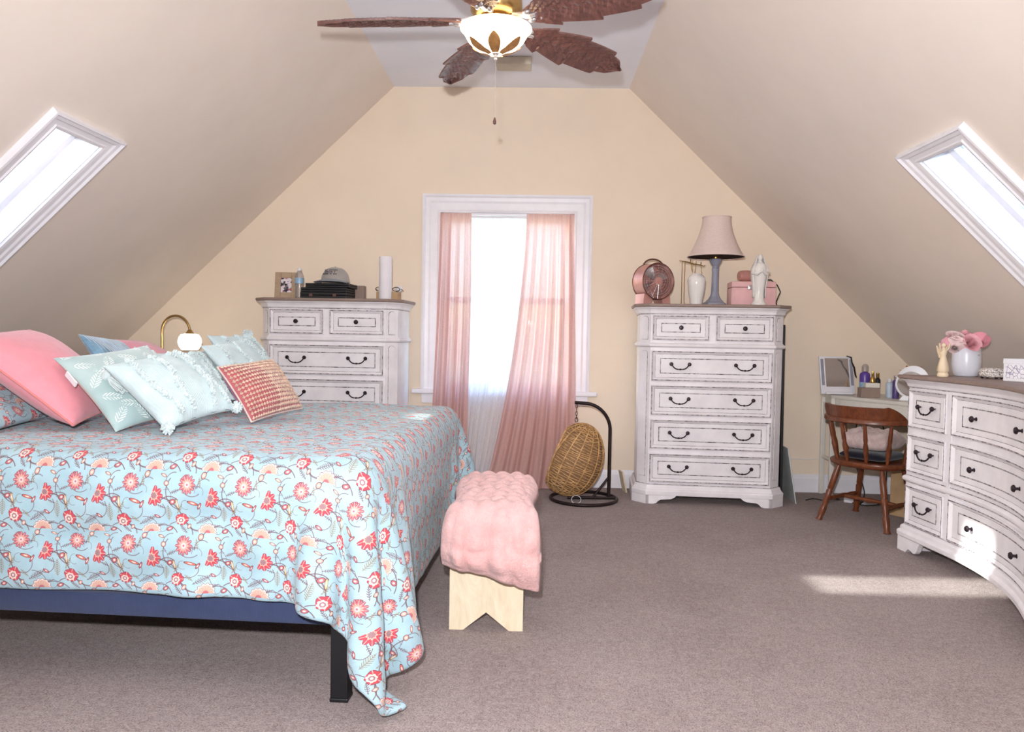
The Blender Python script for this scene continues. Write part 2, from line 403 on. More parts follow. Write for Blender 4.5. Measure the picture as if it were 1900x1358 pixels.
    b.inputs['Sheen Weight'].default_value = .15
    t.l.new(t.bump(t.m('ADD', t.noise(7, 4, t.co()), t.m('MULTIPLY', t.noise(500, 2, t.co()), .15)), .35, .012), b.inputs['Normal']); return m
M_FLORAL = floral('floral_cotton')

def leafprint(name):
    m, t, b = new_mat(name); uv = t.n('ShaderNodeSeparateXYZ'); t.l.new(t.co('UV'), uv.inputs[0]); U, V = uv.outputs[0], uv.outputs[1]
    base = t.mix(t.ramp(t.noise(6, 3, t.co()), .3, .7), lin((150, 174, 174)), lin((178, 200, 198)))
    mask = None
    for cx, cy, a, L, w in ((.25, .3, 40, .26, .11), (.75, .2, 120, .26, .11), (.3, .78, -30, .26, .10), (.8, .7, 65, .27, .11), (.52, .5, 160, .2, .09)):
        f = lambda s, c: t.m('SUBTRACT', t.m('FRACT', t.m('ADD', t.m('MULTIPLY', s, 2.0), .5-c)), .5)
        x, y = f(U, cx), f(V, cy); ca, sa = math.cos(R(a)), math.sin(R(a))
        p = t.m('ADD', t.m('MULTIPLY', x, ca), t.m('MULTIPLY', y, sa)); q = t.m('ABSOLUTE', t.m('SUBTRACT', t.m('MULTIPLY', y, ca), t.m('MULTIPLY', x, sa)))
        comb = t.m('LESS_THAN', t.m('FRACT', t.m('MULTIPLY', t.m('SUBTRACT', p, t.m('MULTIPLY', q, 1.1)), 14.)), .46)
        shape = t.m('LESS_THAN', q, t.m('MULTIPLY', t.m('SUBTRACT', 1., t.m('POWER', t.m('DIVIDE', t.m('ABSOLUTE', p), L), 2.)), w))
        k = t.m('MULTIPLY', t.m('MULTIPLY', comb, shape), t.m('GREATER_THAN', q, .012)); mask = k if mask is None else t.m('MAXIMUM', mask, k)
    mask = t.m('MULTIPLY', mask, t.ramp(t.noise(16, 2, t.co()), .32, .5))
    t.l.new(t.mix(mask, base, lin((232, 236, 232))), b.inputs['Base Color']); b.inputs['Roughness'].default_value = .85; b.inputs['Sheen Weight'].default_value = .4
    t.l.new(t.bump(t.noise(220, 2, t.co()), .2, .002), b.inputs['Normal']); return m
M_LEAF = leafprint('sage_leaf_print_velvet')
M_PINK = fabric('coral_pink_cotton', (226, 148, 158), var=.04, bump=.12)
M_PINKPIPE = fabric('pink_piping', (214, 130, 128), var=.04)
M_AQUA = fabric('washed_aqua_cotton', (196, 214, 216), weave=240, bump=.4, var=.06)
M_TUFT = fabric('aqua_tufting', (206, 220, 220), weave=140, bump=1.0, var=.1, sheen=.6)
M_BLUEFUR = fabric('blue_faux_fur', (112, 152, 176), weave=120, bump=1.0, var=.25, sheen=.8)
M_MAGENTA = fabric('magenta_satin', (176, 72, 128), .5, var=.06)
M_CORAL = fabric('coral_red_satin', (176, 92, 98), .5, var=.1)
M_SEQUIN = mat('rose_gold_beads', (226, 196, 174), .32, .3, var=.25, vscale=60)
M_CREAMVELVET = fabric('cream_velvet_back', (206, 190, 180), var=.04)
def plush(name, rgb, dark, sc_=90):
    m, t, b = new_mat(name); co = t.co(); n1 = t.noise(sc_, 4, co, .7); n2 = t.noise(16, 3, co)
    col = t.mix(t.ramp(n2, .3, .7), lin(dark), lin(rgb)); col = t.mix(t.m('MULTIPLY', t.ramp(n1, .35, .6), .5), t.mix(.4, col, lin(dark)), col)
    t.l.new(col, b.inputs['Base Color']); b.inputs['Roughness'].default_value = 1; b.inputs['Sheen Weight'].default_value = .6; b.inputs['Specular IOR Level'].default_value = .05
    t.l.new(t.bump(n1, .9, .01), b.inputs['Normal']); return m
M_BLANKET = plush('blush_plush', (238, 190, 186), (220, 164, 160))
M_BLACKCLOTH = fabric('black_seat_cushion', (22, 24, 38), var=.2)
M_PALECLOTH = fabric('pale_pink_throw', (216, 196, 192), var=.12, tint=(180, 158, 156))

# ------------------------------------------------------------------ room shell
def struct(o): o['kind'] = 'structure'; return o
WT = .16                                                    # wall thickness
WX0, WX1, WZ0, WZ1 = -.725, .298, .74, 2.095                 # window opening
mb = MB(); mb.box(XKL-.3, XKR+.3, YB-.2, DW+.2, -.12, 0); struct(mb.build('floor', M_CARPET))
mb = MB(); mb.box(XL-.25, XR+.25, YB-.2, DW+.2, H, H+.18); struct(mb.build('ceiling', M_CEIL))
def gable(name, y0, y1, hole):
    xz = lambda a, b, h: (a, h, b)
    def top(x): return H if XL <= x <= XR else (H-(XL-x)*TS if x < XL else H-(x-XR)*TS)
    mb = MB()
    if hole is None:
        mb.prism([(XKL-.2, -.05), (XKR+.2, -.05), (XKR+.2, top(XKR+.2)+.05), (XR, H+.05), (XL, H+.05), (XKL-.2, top(XKL-.2)+.05)], y0, y1, xz)
        return struct(mb.build(name, M_WALL))
    hx0, hx1, hz0, hz1 = hole
    mb.prism([(XKL-.2, -.05), (hx0, -.05), (hx0, top(hx0)+.05), (XL, H+.05), (XKL-.2, top(XKL-.2)+.05)], y0, y1, xz)
    mb.prism([(hx1, -.05), (XKR+.2, -.05), (XKR+.2, top(XKR+.2)+.05), (XR, H+.05), (hx1, H+.05)], y0, y1, xz)
    mb.prism([(hx0, -.05), (hx1, -.05), (hx1, hz0), (hx0, hz0)], y0, y1, xz)
    mb.prism([(hx0, hz1), (hx1, hz1), (hx1, H+.05), (hx0, H+.05)], y0, y1, xz)
    return struct(mb.build(name, M_WALL))
gable('wall_far', DW, DW+WT, (WX0, WX1, WZ0, WZ1))
gable('wall_near', YB-WT, YB, None)
for nm, x, s in (('wall_left_knee', XKL, -1), ('wall_right_knee', XKR, 1)):
    mb = MB(); mb.box(min(x, x+s*.14), max(x, x+s*.14), YB-.1, DW+.1, -.05, KZ+.1); struct(mb.build(nm, M_WALL))

SLOPE_T = .20
def slope_map(side):
    """(d down the slope, y, h out through the roof) -> world"""
    if side < 0: return lambda d, y, h: (XL-d*CS-h*SS, y, H-d*SS+h*CS)
    return lambda d, y, h: (XR+d*CS+h*SS, y, H-d*SS+h*CS)
SKY = {-1: (1.36+.075, 2.20, 3.265+.095, 3.825-.095), 1: (1.43+.075, 2.36, 3.18+.095, 3.728-.095)}
LS = (H-KZ)/SS
def slope(name, side):
    fn = slope_map(side); mb = MB(); d0, d1, y0, y1 = SKY[side]
    g = lambda a, b, h: fn(a, b, h)
    L0, L1 = -.1, LS+.25
    yb0, yb1 = -.55, .25  # opening for the added skylight above the camera, out of view
    rects = [(L0, L1, y1, DW+.2), (L0, d0, y0, y1), (d1, L1, y0, y1), (L0, L1, yb1, y0), (L0, d0, yb0, yb1), (d1+.3, L1, yb0, yb1), (L0, L1, YB-.2, yb0)]
    for a0, a1, b0, b1 in rects: mb.prism([(a0, b0), (a1, b0), (a1, b1), (a0, b1)], 0, SLOPE_T, g)
    struct(mb.build(name, M_SLOPE))
    return (d0, d1+.3, yb0, yb1)
BACK = {-1: slope('wall_left', -1), 1: slope('wall_right', 1)}

def skylight(name, side, rect, label, cw=(.075, .095)):
    fn = slope_map(side); d0, d1, y0, y1 = rect
    root = empty(name, fn((d0+d1)/2, (y0+y1)/2, 0)); root['kind'] = 'structure'; root['label'] = label
    off = Vector(root.location)
    def rect_part(nm, m, a0, a1, b0, b1, h0, h1, par=root):
        q = MB(); q.prism([(a0, b0), (a1, b0), (a1, b1), (a0, b1)], h0, h1, lambda a, b, h: Vector(fn(a, b, h))-off)
        return q.build(nm, m, par)
    # mitred casing with a moulded profile: (distance outwards from the opening, height into the room)
    prof = [(-.004, .02), (-.004, -.012), (.012, -.016), (.018, -.010), (.045, -.012), (.055, -.020), (.075, -.022), (.085, -.032), (.095, -.030), (.097, 0)]
    for k in range(4):
        q = MB(); rows = []
        cs = [(d0, y0, -1, -1), (d1, y0, 1, -1), (d1, y1, 1, 1), (d0, y1, -1, 1)]
        A, B = cs[k], cs[(k+1) % 4]
        for c in (A, B): rows.append([Vector(fn(c[0]+c[2]*o*.8, c[1]+c[3]*o, h))-off for o, h in prof])
        q.grid(rows); q.build('casing', M_TRIM, root)
    t = .012
    rect_part('well_lining', M_TRIM, d0, d0+t, y0, y1, 0, SLOPE_T); rect_part('well_lining', M_TRIM, d1-t, d1, y0, y1, 0, SLOPE_T)
    rect_part('well_lining', M_TRIM, d0, d1, y0, y0+t, 0, SLOPE_T); rect_part('well_lining', M_TRIM, d0, d1, y1-t, y1, 0, SLOPE_T)
    w = .06; h0, h1 = SLOPE_T*.55, SLOPE_T*.85
    rect_part('sash', M_TRIM, d0, d0+w, y0, y1, h0, h1); rect_part('sash', M_TRIM, d1-w, d1, y0, y1, h0, h1)
    rect_part('sash', M_TRIM, d0+w, d1-w, y0, y0+w, h0, h1); rect_part('sash', M_TRIM, d0+w, d1-w, y1-w, y1, h0, h1)
    rect_part('pane', M_GLASS, d0+w, d1-w, y0+w, y1-w, (h0+h1)/2, (h0+h1)/2+.005)
    return root
skylight('window_2', -1, SKY[-1], 'white framed skylight in the left roof slope')
skylight('window_3', 1, SKY[1], 'white framed skylight in the right roof slope')
skylight('added_skylight_left', -1, BACK[-1], 'unseen skylight added in the left slope above the camera for more daylight')  # this pair is added out of view to supply daylight from overhead
skylight('added_skylight_right', 1, BACK[1], 'unseen skylight added in the right slope above the camera for more daylight')

# baseboards
def baseboard(name, pts, n):
    mb = MB(); prof = [(0, 0), (.016, 0), (.016, .105), (.012, .118), (.008, .124), (.006, .136), (0, .138)]
    rows = [[(p[0]+n[0]*a, p[1]+n[1]*a, z) for a, z in prof] for p in pts]
    mb.grid(rows); return struct(mb.build(name, M_TRIM))
baseboard('baseboard_far', [(XKL, DW), (XKR, DW)], (0, -1))
baseboard('baseboard_left', [(XKL, YB), (XKL, DW)], (1, 0))
baseboard('baseboard_right', [(XKR, YB), (XKR, DW)], (-1, 0))
baseboard('baseboard_near', [(XKL, YB), (XKR, YB)], (0, 1))

# window: casing, sill, apron, two sashes with panes
def window(name, x0, x1, z0, z1, ywall, s, label):
    """s = +1: room lies towards -y"""
    root = empty(name, ((x0+x1)/2, ywall, z0)); root['kind'] = 'structure'; root['label'] = label; off = Vector(root.location)
    def bx(nm, m, a0, a1, h0, h1, c0, c1, par=root, bev=.003):
        ya, yb = ywall-s*h0, ywall-s*h1
        q = MB(); q.box(a0-off.x, a1-off.x, min(ya, yb)-off.y, max(ya, yb)-off.y, c0-off.z, c1-off.z, bev=bev); return q.build(nm, m, par)
    prof = [(0, -.02), (0, .014), (.012, .020), (.022, .016), (.07, .018), (.085, .024), (.11, .026), (.122, .036), (.136, .034), (.138, 0)]
    cs = {'casing': [((x0, z0, -1, 0), (x0, z1, -1, 1)), ((x0, z1, -1, 1), (x1, z1, 1, 1)), ((x1, z1, 1, 1), (x1, z0, 1, 0))]}
    for A, B in cs['casing']:
        q = MB(); q.grid([[(c[0]+c[2]*o-off.x, ywall-s*h-off.y, c[1]+c[3]*o-off.z) for o, h in prof] for c in (A, B)]); q.build('casing', M_TRIM, root)
    bx('sill', M_TRIM, x0-.205, x1+.20, -.05, .055, z0-.036, z0, bev=.008)
    bx('apron', M_TRIM, x0-.13, x1+.13, -.0, .018, z0-.11, z0-.036)
    bx('jamb', M_TRIM, x0, x0+.02, -WT, 0, z0, z1); bx('jamb', M_TRIM, x1-.02, x1, -WT, 0, z0, z1); bx('head_jamb', M_TRIM, x0, x1, -WT, 0, z1-.02, z1)
    zm = (z0+z1)/2+.01
    for nm, a, b, d in (('lower_sash', z0, zm+.02, -.06), ('upper_sash', zm-.02, z1-.02, -.095)):
        sr = bx(nm, M_TRIM, x0+.02, x0+.07, d-.033, d, a, b)
        bx('sash_rail', M_TRIM, x1-.07, x1-.02, d-.033, d, a, b, sr); bx('sash_rail', M_TRIM, x0+.07, x1-.07, d-.033, d, a, a+.05, sr); bx('sash_rail', M_TRIM, x0+.07, x1-.07, d-.033, d, b-.04, b, sr)
        bx('pane', M_GLASS, x0+.07, x1-.07, d-.02, d-.015, a+.05, b-.04, sr, 0)
    return root
window('window_1', WX0, WX1, WZ0, WZ1, DW, 1, 'white framed double hung window behind the curtains')
# ground outside, one storey below
mb = MB(); mb.box(-150, 150, -150, 200, -6.2, -6); struct(mb.build('ground_outside', mat('pale_dry_lawn', (176, 182, 150), .95, var=.15, vscale=.4)))

# ------------------------------------------------------------------ cloth drape (position based dynamics on a grid)
def drape(xs, ys, z0, box, rad, steps, iters, extra=None, seed=1, pin=None, stiff_bend=.5, grav=9.8):
    nx, ny = len(xs), len(ys); g = np.random.default_rng(seed)
    P = np.zeros((nx, ny, 3)); P[..., 0] = xs[:, None]; P[..., 1] = ys[None, :]; P[..., 2] = z0
    rest = P.copy(); P[..., 2] += g.normal(0, .003, (nx, ny)); Q = P.copy()
    hx, hy = xs[1]-xs[0], ys[1]-ys[0]
    dg = math.hypot(hx, hy)
    sl = slice
    cons = []
    for st in (0, 1):
        cons.append(((sl(st, nx-1, 2), sl(None)), (sl(st+1, nx, 2), sl(None)), hx, 1.))
        cons.append(((sl(None), sl(st, ny-1, 2)), (sl(None), sl(st+1, ny, 2)), hy, 1.))
        cons.append(((sl(st, nx-1, 2), sl(0, ny-1)), (sl(st+1, nx, 2), sl(1, ny)), dg, .35))
        cons.append(((sl(st, nx-1, 2), sl(1, ny)), (sl(st+1, nx, 2), sl(0, ny-1)), dg, .35))
    for st in (0, 1, 2, 3):
        cons.append(((sl(st, nx-2, 4), sl(None)), (sl(st+2, nx, 4), sl(None)), 2*hx, stiff_bend))
        cons.append(((sl(None), sl(st, ny-2, 4)), (sl(None), sl(st+2, ny, 4)), 2*hy, stiff_bend))
    c = (box[0]+box[1])/2; hb = (box[1]-box[0])/2-rad
    dt = 1/60.
    for s in range(steps):
        V = (P-Q)*.975; Q = P.copy(); P = P+V; P[..., 2] -= grav*dt*dt
        for it in range(iters):
            for a, b, L, k in cons:
                A, B = P[a], P[b]
                n = min(A.shape[0], B.shape[0]); m = min(A.shape[1], B.shape[1]); A, B = A[:n, :m], B[:n, :m]
                d = B-A; l = np.sqrt((d*d).sum(-1, keepdims=True))+1e-9
                cor = d*((l-L)/l*.5*k)
                A += cor; B -= cor
            d = P-c; q = np.abs(d)-hb; qo = np.maximum(q, 0); lo = np.sqrt((qo*qo).sum(-1)); sd = lo+np.minimum(q.max(-1), 0)-rad
            inside = sd < 0
            if inside.any():
                grad = np.where(qo > 0, np.sign(d)*qo, 0)/(lo[..., None]+1e-9)
                deep = lo < 1e-6
                if deep.any():
                    qd = q[deep]; ax = qd.argmax(-1); gd = np.zeros_like(qd); gd[np.arange(len(ax)), ax] = np.sign(d[deep][np.arange(len(ax)), ax]); grad[deep] = gd
                P[inside] -= grad[inside]*sd[inside][:, None]
                top = inside & (grad[..., 2] > .7)
                P[top, :2] += (Q[top, :2]-P[top, :2])*.5
            P[..., 2] = np.maximum(P[..., 2], .015)
            if extra is not None: extra(P)
            if pin is not None: P[pin] = np.stack([rest[pin][..., 0], rest[pin][..., 1], P[pin][..., 2]], -1)
    return P

# ------------------------------------------------------------------ bed
BED = (-.50, 2.315, 0); BRZ = R(-2.7); BL, BW = 2.03, 1.93
bedM = Matrix.Translation(BED) @ Matrix.Rotation(BRZ, 4, 'Z')
bed = empty('bed_base', BED, BRZ, 'navy upholstered bed base on black legs under the floral duvet', 'bed')
mb = MB(); mb.box(-BL, -.03, .012, BW-.012, .243, .319, bev=.012); mb.build('platform', M_NAVY, bed, 40)
for lx in (-.118, -1.93):
    for ly in (.016, BW-.072):
        mb = MB(); mb.box(lx, lx+.056, ly, ly+.056, .012, .243, bev=.004); lg = mb.build('leg', M_BLACK, bed)
        mb = MB(); mb.box(lx-.002, lx+.058, ly-.002, ly+.058, 0, .014, bev=.004); mb.build('foot_cap', M_BLACK, lg)
mtr = empty('mattress', (BED[0], BED[1], .321), BRZ, 'thick mattress in a white sheet, showing as a pale strip above the navy base', 'mattress')
mb = MB(); mb.box(-BL+.01, -.035, .028, BW-.028, 0, .39, bev=.075); mb.build('mattress_core', M_SHEET, mtr, 60)
# sheet edge, sagging unevenly below the duvet hem
mb = MB(); rows = []
for i in range(60):
    x = -BL+.05+i*(BL-.45)/59; sag = .02+.016*math.sin(x*5)+.008*math.sin(x*17)
    rows.append([(x, .034-.010*math.sin(PI*k/4)**.7, .10-(.10-.016+sag*.35)*k/4) for k in range(5)])
mb.grid(rows); mb.build('sheet_edge', M_SHEET, mtr, 180)

def bench_keep(P):
    far = P[..., 1] > .52
    over = np.clip(P[..., 0]-.155, 0, .0015)                   # the bench stands there: pushed back gently
    P[..., 0] -= np.where(far & (P[..., 2] < .5), over, 0)
DXS = np.arange(-1.98, .565, .03); DYS = np.arange(-.375, 2.31, .03)
pinm = np.zeros((len(DXS), len(DYS)), bool); pinm[(DXS < -.22)[:, None] & ((DYS > .2) & (DYS < 1.73))[None, :]] = True
DP = drape(DXS, DYS, .79, np.array(((-2.4, .0, -.5), (.0, BW, .750))), .075, 130, 12, bench_keep, 3, pinm, .30, 5.0)
DP[..., 2] += .006*np.sin(DP[..., 0]*9+1.3*np.sin(DP[..., 1]*5))*np.sin(DP[..., 1]*8)*(DP[..., 2] > .74)
hang = np.clip((.70-DP[..., 2])/.1, 0, 1)*(DP[..., 1] < .1)
DP[..., 1] -= hang*(.011*np.sin(DP[..., 2]*38+1.6*np.sin(DP[..., 0]*4.1))*np.sin(DP[..., 0]*3.3+.7)+.007*np.sin(DP[..., 0]*13+DP[..., 2]*9))
mb = MB()
mb.grid([[tuple(p) for p in row] for row in DP], uv=[[(x/.18, y/.184) for y in DYS] for x in DXS])
duvet = mb.build('duvet', M_FLORAL, None, 180)
duvet.location = BED; duvet.rotation_euler = (0, 0, BRZ)
md = duvet.modifiers.new('thick', 'SOLIDIFY'); md.thickness = .022; md.offset = 1
md = duvet.modifiers.new('sub', 'SUBSURF'); md.levels = 1; md.render_levels = 1
tag(duvet, 'pale blue duvet with red and tan flower print, draped to a point at the corner', 'duvet')

# ------------------------------------------------------------------ pillows
def npatch(seed, amp=1.):
    g = np.random.default_rng(seed); k = [(g.uniform(2, 7), g.uniform(2, 7), g.uniform(0, 6.3), g.uniform(-1, 1)) for _ in range(7)]
    return lambda u, v: amp*sum(a*math.sin(p*u+q*v*math.copysign(1, a)+f) for p, q, f, a in k)/3.
def pillow_pt(w, h, t, u, v, side, pinch=.10, pw=.5, nz=None):
    x = u*w/2*(1-pinch*(1-v*v)*abs(u)**3 if True else 1); y = v*h/2*(1-pinch*(1-u*u)*abs(v)**3)
    q = max(0., (1-u**4)*(1-v**4))
    z = t/2*(q**pw)*(.55+.45*(1-u*u)*(1-v*v))
    if nz: z += nz(u, v)*.012*q*(1 if side > 0 else .5)
    return Vector((x, y, side*z))
def pillow(name, label, c, eul, w, h, t, mf, mb_=None, pinch=.10, seed=1, group=None, n=22, bumpf=None, wr=1., cat='pillow'):
    root = empty(name, c, label=label, cat=cat, group=group, rot=Euler([R(a) for a in eul]))
    nz = npatch(seed, wr); us = [math.sin(PI/2*(-1+2*i/(n-1))) for i in range(n)]
    for side, nm, m in ((1, 'front', mf), (-1, 'back', mb_ or mf)):
        q = MB(); rows = []; uvs = []
        for u in us:
            rw = []
            for v in us:
                p = pillow_pt(w, h, t, u, v, side, pinch, .5, nz)
                if bumpf and side > 0: p.z += bumpf(u, v)
                rw.append(p)
            rows.append(rw); uvs.append([((u+1)/2*w/.36 if m is not M_FLORAL else u*w/2/.18, (v+1)/2*h/.36 if m is not M_FLORAL else v*h/2/.184) for v in us])
        q.grid(rows, uv=uvs); q.build(nm, m, root, 180)
    return root, lambda u, v, s=1: pillow_pt(w, h, t, u, v, s, pinch, .5, nz)
def seam(fn, n=18):
    e = [math.sin(PI/2*(-1+2*i/(n-1))) for i in range(n)]
    return [fn(u, -1) for u in e][:-1]+[fn(1, v) for v in e][:-1]+[fn(-u, 1) for u in e][:-1]+[fn(-1, -v) for v in e][:-1]

def tassel(root, at, size, m, nrm=(0, -1, .3)):
    mb = MB(); d = Vector(nrm).normalized(); g = np.random.default_rng(3)
    mb.sphere(Vector(at), size*.22, 10, 6)
    for k in range(26):
        a = g.uniform(0, 2*PI); s = Vector((math.cos(a), math.sin(a)*.6, math.sin(a)*.5))*size*.30*g.uniform(.3, 1)
        mb.tube([Vector(at), Vector(at)+d*size*.45+s*.8, Vector(at)+d*size*g.uniform(.85, 1.05)+s], size*.035, 5)
    return mb.build('tassel', m, root, 60)
def pompom(root, at, r, m, seed=2):
    mb = MB(); g = np.random.default_rng(seed); mb.sphere(at, r*.7, 10, 8)
    for k in range(46):
        d = Vector(g.normal(0, 1, 3)).normalized(); mb.tube([Vector(at)+d*r*.4, Vector(at)+d*r*g.uniform(.85, 1.1)], [r*.2, r*.12], 5)
    return mb.build('corner_tuft', m, root, 60)

pr, pf = pillow('pink_pillow', 'large coral pink pillow leaning nearest the left edge of the bed', (-1.948, 3.025, .972), (38.2, -3.3, 96.5), .52, .52, .21, M_PINK, pinch=.05, seed=4, wr=.5, group='coral pink pillows')
mb = MB(); mb.tube(seam(pf), .005, 6, closed=True); mb.build('piping', M_PINKPIPE, pr, 180)
pr, pf = pillow('pink_pillow', 'coral pink pillow at the back of the pile, left of the brass lamp', (-2.019, 4.02, .941), (36, 3, 85), .50, .50, .20, M_PINK, pinch=.05, seed=5, wr=.5, group='coral pink pillows')
mb = MB(); mb.tube(seam(pf), .005, 6, closed=True); mb.build('piping', M_PINKPIPE, pr, 180)
pillow('floral_sham', 'floral pillow matching the duvet, lying under the large pink pillow', (-2.165, 2.868, .880), (19, -2, 94), .56, .50, .14, M_FLORAL, seed=6)
pillow('fur_pillow', 'steel blue faux fur pillow between the two coral pink ones', (-1.882, 3.468, .974), (50, 4.8, 92.9), .36, .38, .11, M_BLUEFUR, seed=7, pinch=.04)
pr, pf = pillow('leaf_pillow', 'sage pillow with white leaf print and a tassel, cream velvet back', (-1.597, 3.002, .936), (40, -6.7, 65), .415, .415, .13, M_LEAF, M_CREAMVELVET, seed=8, wr=.6, group='sage leaf print pillows')
tassel(pr, pf(-.62, .08)+Vector((0, 0, .012)), .095, M_TUFT, (.15, -1, .1))
mb = MB(); a = pf(-1, .62); b = pf(-1, .30); mb.box(-.003, .003, min(a.y, b.y), max(a.y, b.y), -.022, .0, M=Matrix.Translation((a.x-.002, 0, 0))); mb.build('care_tag', M_WPLAST, pr)
pillow('leaf_pillow', 'sage leaf print pillow lying far back below the lit lamp shade', (-1.738, 4.044, .923), (36, -1.2, 77.5), .40, .40, .13, M_LEAF, M_CREAMVELVET, seed=9, wr=.6, group='sage leaf print pillows')
def stripes(cols, amp=.007, seed=0):
    g = np.random.default_rng(seed); ph = g.uniform(0, 6, 4)
    def f(u, v):
        s = 0
        for c in cols:
            d = abs(u-c-.10*math.sin(2.2*v+c*3)); s += max(0, 1-d/.09)*(.6+.4*math.sin(37*v+11*u+ph[0])*math.sin(53*v+ph[1]))
        return amp*s
    return f
def tufted(name, label, c, e, size, t, seed, cols=(-.62, -.16, .42, .72), pom=((-1, -1),)):
    root, fn = pillow(name, label, c, e, size, size, t, M_AQUA, seed=seed, pinch=.11, n=44, bumpf=stripes(cols, .008, seed), wr=1.2, group='tufted aqua pillows')
    g = np.random.default_rng(seed)
    for cc in cols:                                          # rows of cut loops standing off the cover
        mb = MB()
        for k in range(130):
            v = g.uniform(-.9, .9); u = cc+.10*math.sin(2.2*v+cc*3)+g.normal(0, .022)
            if abs(u) > .93: continue
            p = fn(u, v)+Vector((0, 0, .004)); d = Vector((g.normal(0, .5), g.normal(0, .5), 1)).normalized()
            mb.tube([p, p+d*.007, p+d*.013], [.0045, .005, .0025], 5)
        o = mb.build('tuft_row', M_TUFT, root, 60); o['kind'] = 'stuff'
    for i, (a, b) in enumerate(pom): pompom(root, fn(a*.97, b*.97), .026, M_TUFT, seed+i)
    return root
tufted('tufted_pillow', 'aqua tufted pillow in front, its corner pompom on the duvet', (-1.397, 2.926, .933), (39.1, -8, 69.1), .365, .15, 11, pom=((-1, -1), (1, -1)))
tufted('tufted_pillow', 'aqua tufted pillow slumped between the front tufted pillow and the sage one', (-1.628, 3.531, .942), (36, 1.2, 52), .36, .10, 12, pom=((-1, 1),))
tufted('tufted_pillow', 'aqua tufted pillow behind the beaded one, nearest the left chest', (-1.44, 3.82, .962), (49, -6.5, 79.4), .39, .12, 13, pom=())
tufted('tufted_pillow', 'aqua tufted pillow at the far back with a feathery tuft on top', (-1.578, 4.196, .982), (52.5, -1.5, 78.6), .40, .13, 14, pom=((.96, 1.02), (.85, 1.04)))
# beaded lumbar pillow
pr, pf = pillow('beaded_pillow', 'small coral lumbar pillow covered in rose gold beads', (-1.185, 3.31, .908), (55.3, -2.8, 77.5), .41, .27, .13, M_CORAL, M_MAGENTA, seed=15, pinch=.06, wr=.4, n=28)
mb = MB(); mb.tube(seam(pf), .0042, 6, closed=True); mb.build('piping', M_PINKCURT if False else M_CREAMVELVET, pr, 180)
mb = MB(); NU, NV = 25, 14
for i in range(NU):
    u = -.94+1.88*i/(NU-1); dens = 1 if i > 11 else .9
    for j in range(NV):
        v = -.93+1.86*j/(NV-1); p = pf(u, v); e = .004
        t1 = (pf(min(u+.02, 1), v)-pf(u-.02, v)).normalized(); t2 = (pf(u, min(v+.02, 1))-pf(u, v-.02)).normalized(); nn = t1.cross(t2).normalized()
        s = .0072 if i < 12 else .0105
        p = p+nn*.002
        vs = [p+t1*s*1.25, p+t2*s, p-t1*s*1.25, p-t2*s, p+nn*.006]
        mb.add(vs, [(0, 1, 4), (1, 2, 4), (2, 3, 4), (3, 0, 4)])
        if i % 2 == 0 and i < 14:                             # bead strings between the studs
            q = pf(u, min(1, v+.06))+nn*.003; mb.tube([p+nn*.001, q], .0024, 5)
o = mb.build('beadwork', M_SEQUIN, pr); o['kind'] = 'stuff'

# ------------------------------------------------------------------ bench with plush blanket
bx0, bx1, by0, by1, bz = -.31, -.02, 2.955, 3.58, .44
bench = empty('bench', ((bx0+bx1)/2, by0, 0), 0, 'cream wooden bench with a notched end panel at the foot of the bed', 'bench'); bo = Vector(bench.location)
hw = (bx1-bx0)/2
mb = MB(); mb.box(-hw-.015, hw+.015, -.03, by1-by0+.03, bz-.028, bz, bev=.005); mb.build('seat_board', M_CREAMWOOD, bench)
for y in (0, by1-by0-.024):
    mb = MB(); poly = [(-hw, bz-.028), (-hw, 0), (-hw+.055, 0), (0, .072), (hw-.055, 0), (hw, 0), (hw, bz-.028)]
    mb.prism(list(reversed(poly)), y, y+.024, lambda a, b, h: (a, h, b)); mb.build('end_panel', M_CREAMWOOD, bench)
for x in (-hw+.01, hw-.03):
    mb = MB(); mb.box(x, x+.02, .024, by1-by0-.024, bz-.12, bz-.028, bev=.003); mb.build('side_rail', M_CREAMWOOD, bench)
# blanket: a folded slab lying on the seat, over the near end, the end gathered in soft lobes
def blanket_pt(s, a, top):
    """s: 0 far end .. 1 hanging end ; a: -1..1 across ; top: outer/inner skin"""
    L1, Lr, L2 = .66, .11, .125; d = s*(L1+Lr+L2); rr = .068
    cxx = -.152+.006*s; yE = 3.60
    if d < L1: y, z, ny, nz_ = yE-d, bz+.004, 0, 1
    elif d < L1+Lr:
        f = (d-L1)/Lr*PI/2; y, z, ny, nz_ = yE-L1-math.sin(f)*rr, bz+.004-rr+math.cos(f)*rr, -math.sin(f), math.cos(f)
    else: y, z, ny, nz_ = yE-L1-rr, bz-.064-(d-L1-Lr), -1, 0
    hang = max(0, (d-L1)/(Lr+L2))
    low = 1+.50*max(0, a+.05)**.8-.30*max(0, -a)
    if z < bz-.064: z = (bz-.064)+(z-(bz-.064))*low
    edge = (1-abs(a)**5)**.5 if abs(a) < 1 else 0
    endr = min(1, s/.045)**.5*min(1, (1-s)/.10)**.5
    th = (.066+.030*hang) if top else 0
    w = .178+.012*math.sin(9*s)+.010*hang
    bub = (.016+.012*min(1, hang*2))*(abs(math.sin(s*36+.5*math.sin(a*6)))*abs(math.sin(a*8.5+.6*math.sin(s*23))))**.7 if top else 0
    lob = .055*max(0, math.sin(a*7.2+.9+.9*math.sin(s*5)))**.8*hang**1.2 if top else 0
    x = cxx+a*w+.012*math.sin(a*6)*hang
    k = th*edge*endr+bub*edge*endr+lob*edge*endr
    return Vector((x, y+ny*k, z+nz_*k-(.020*endr*hang if top and z < bz-.1 else 0)))
mb = MB(); NS, NA = 110, 60
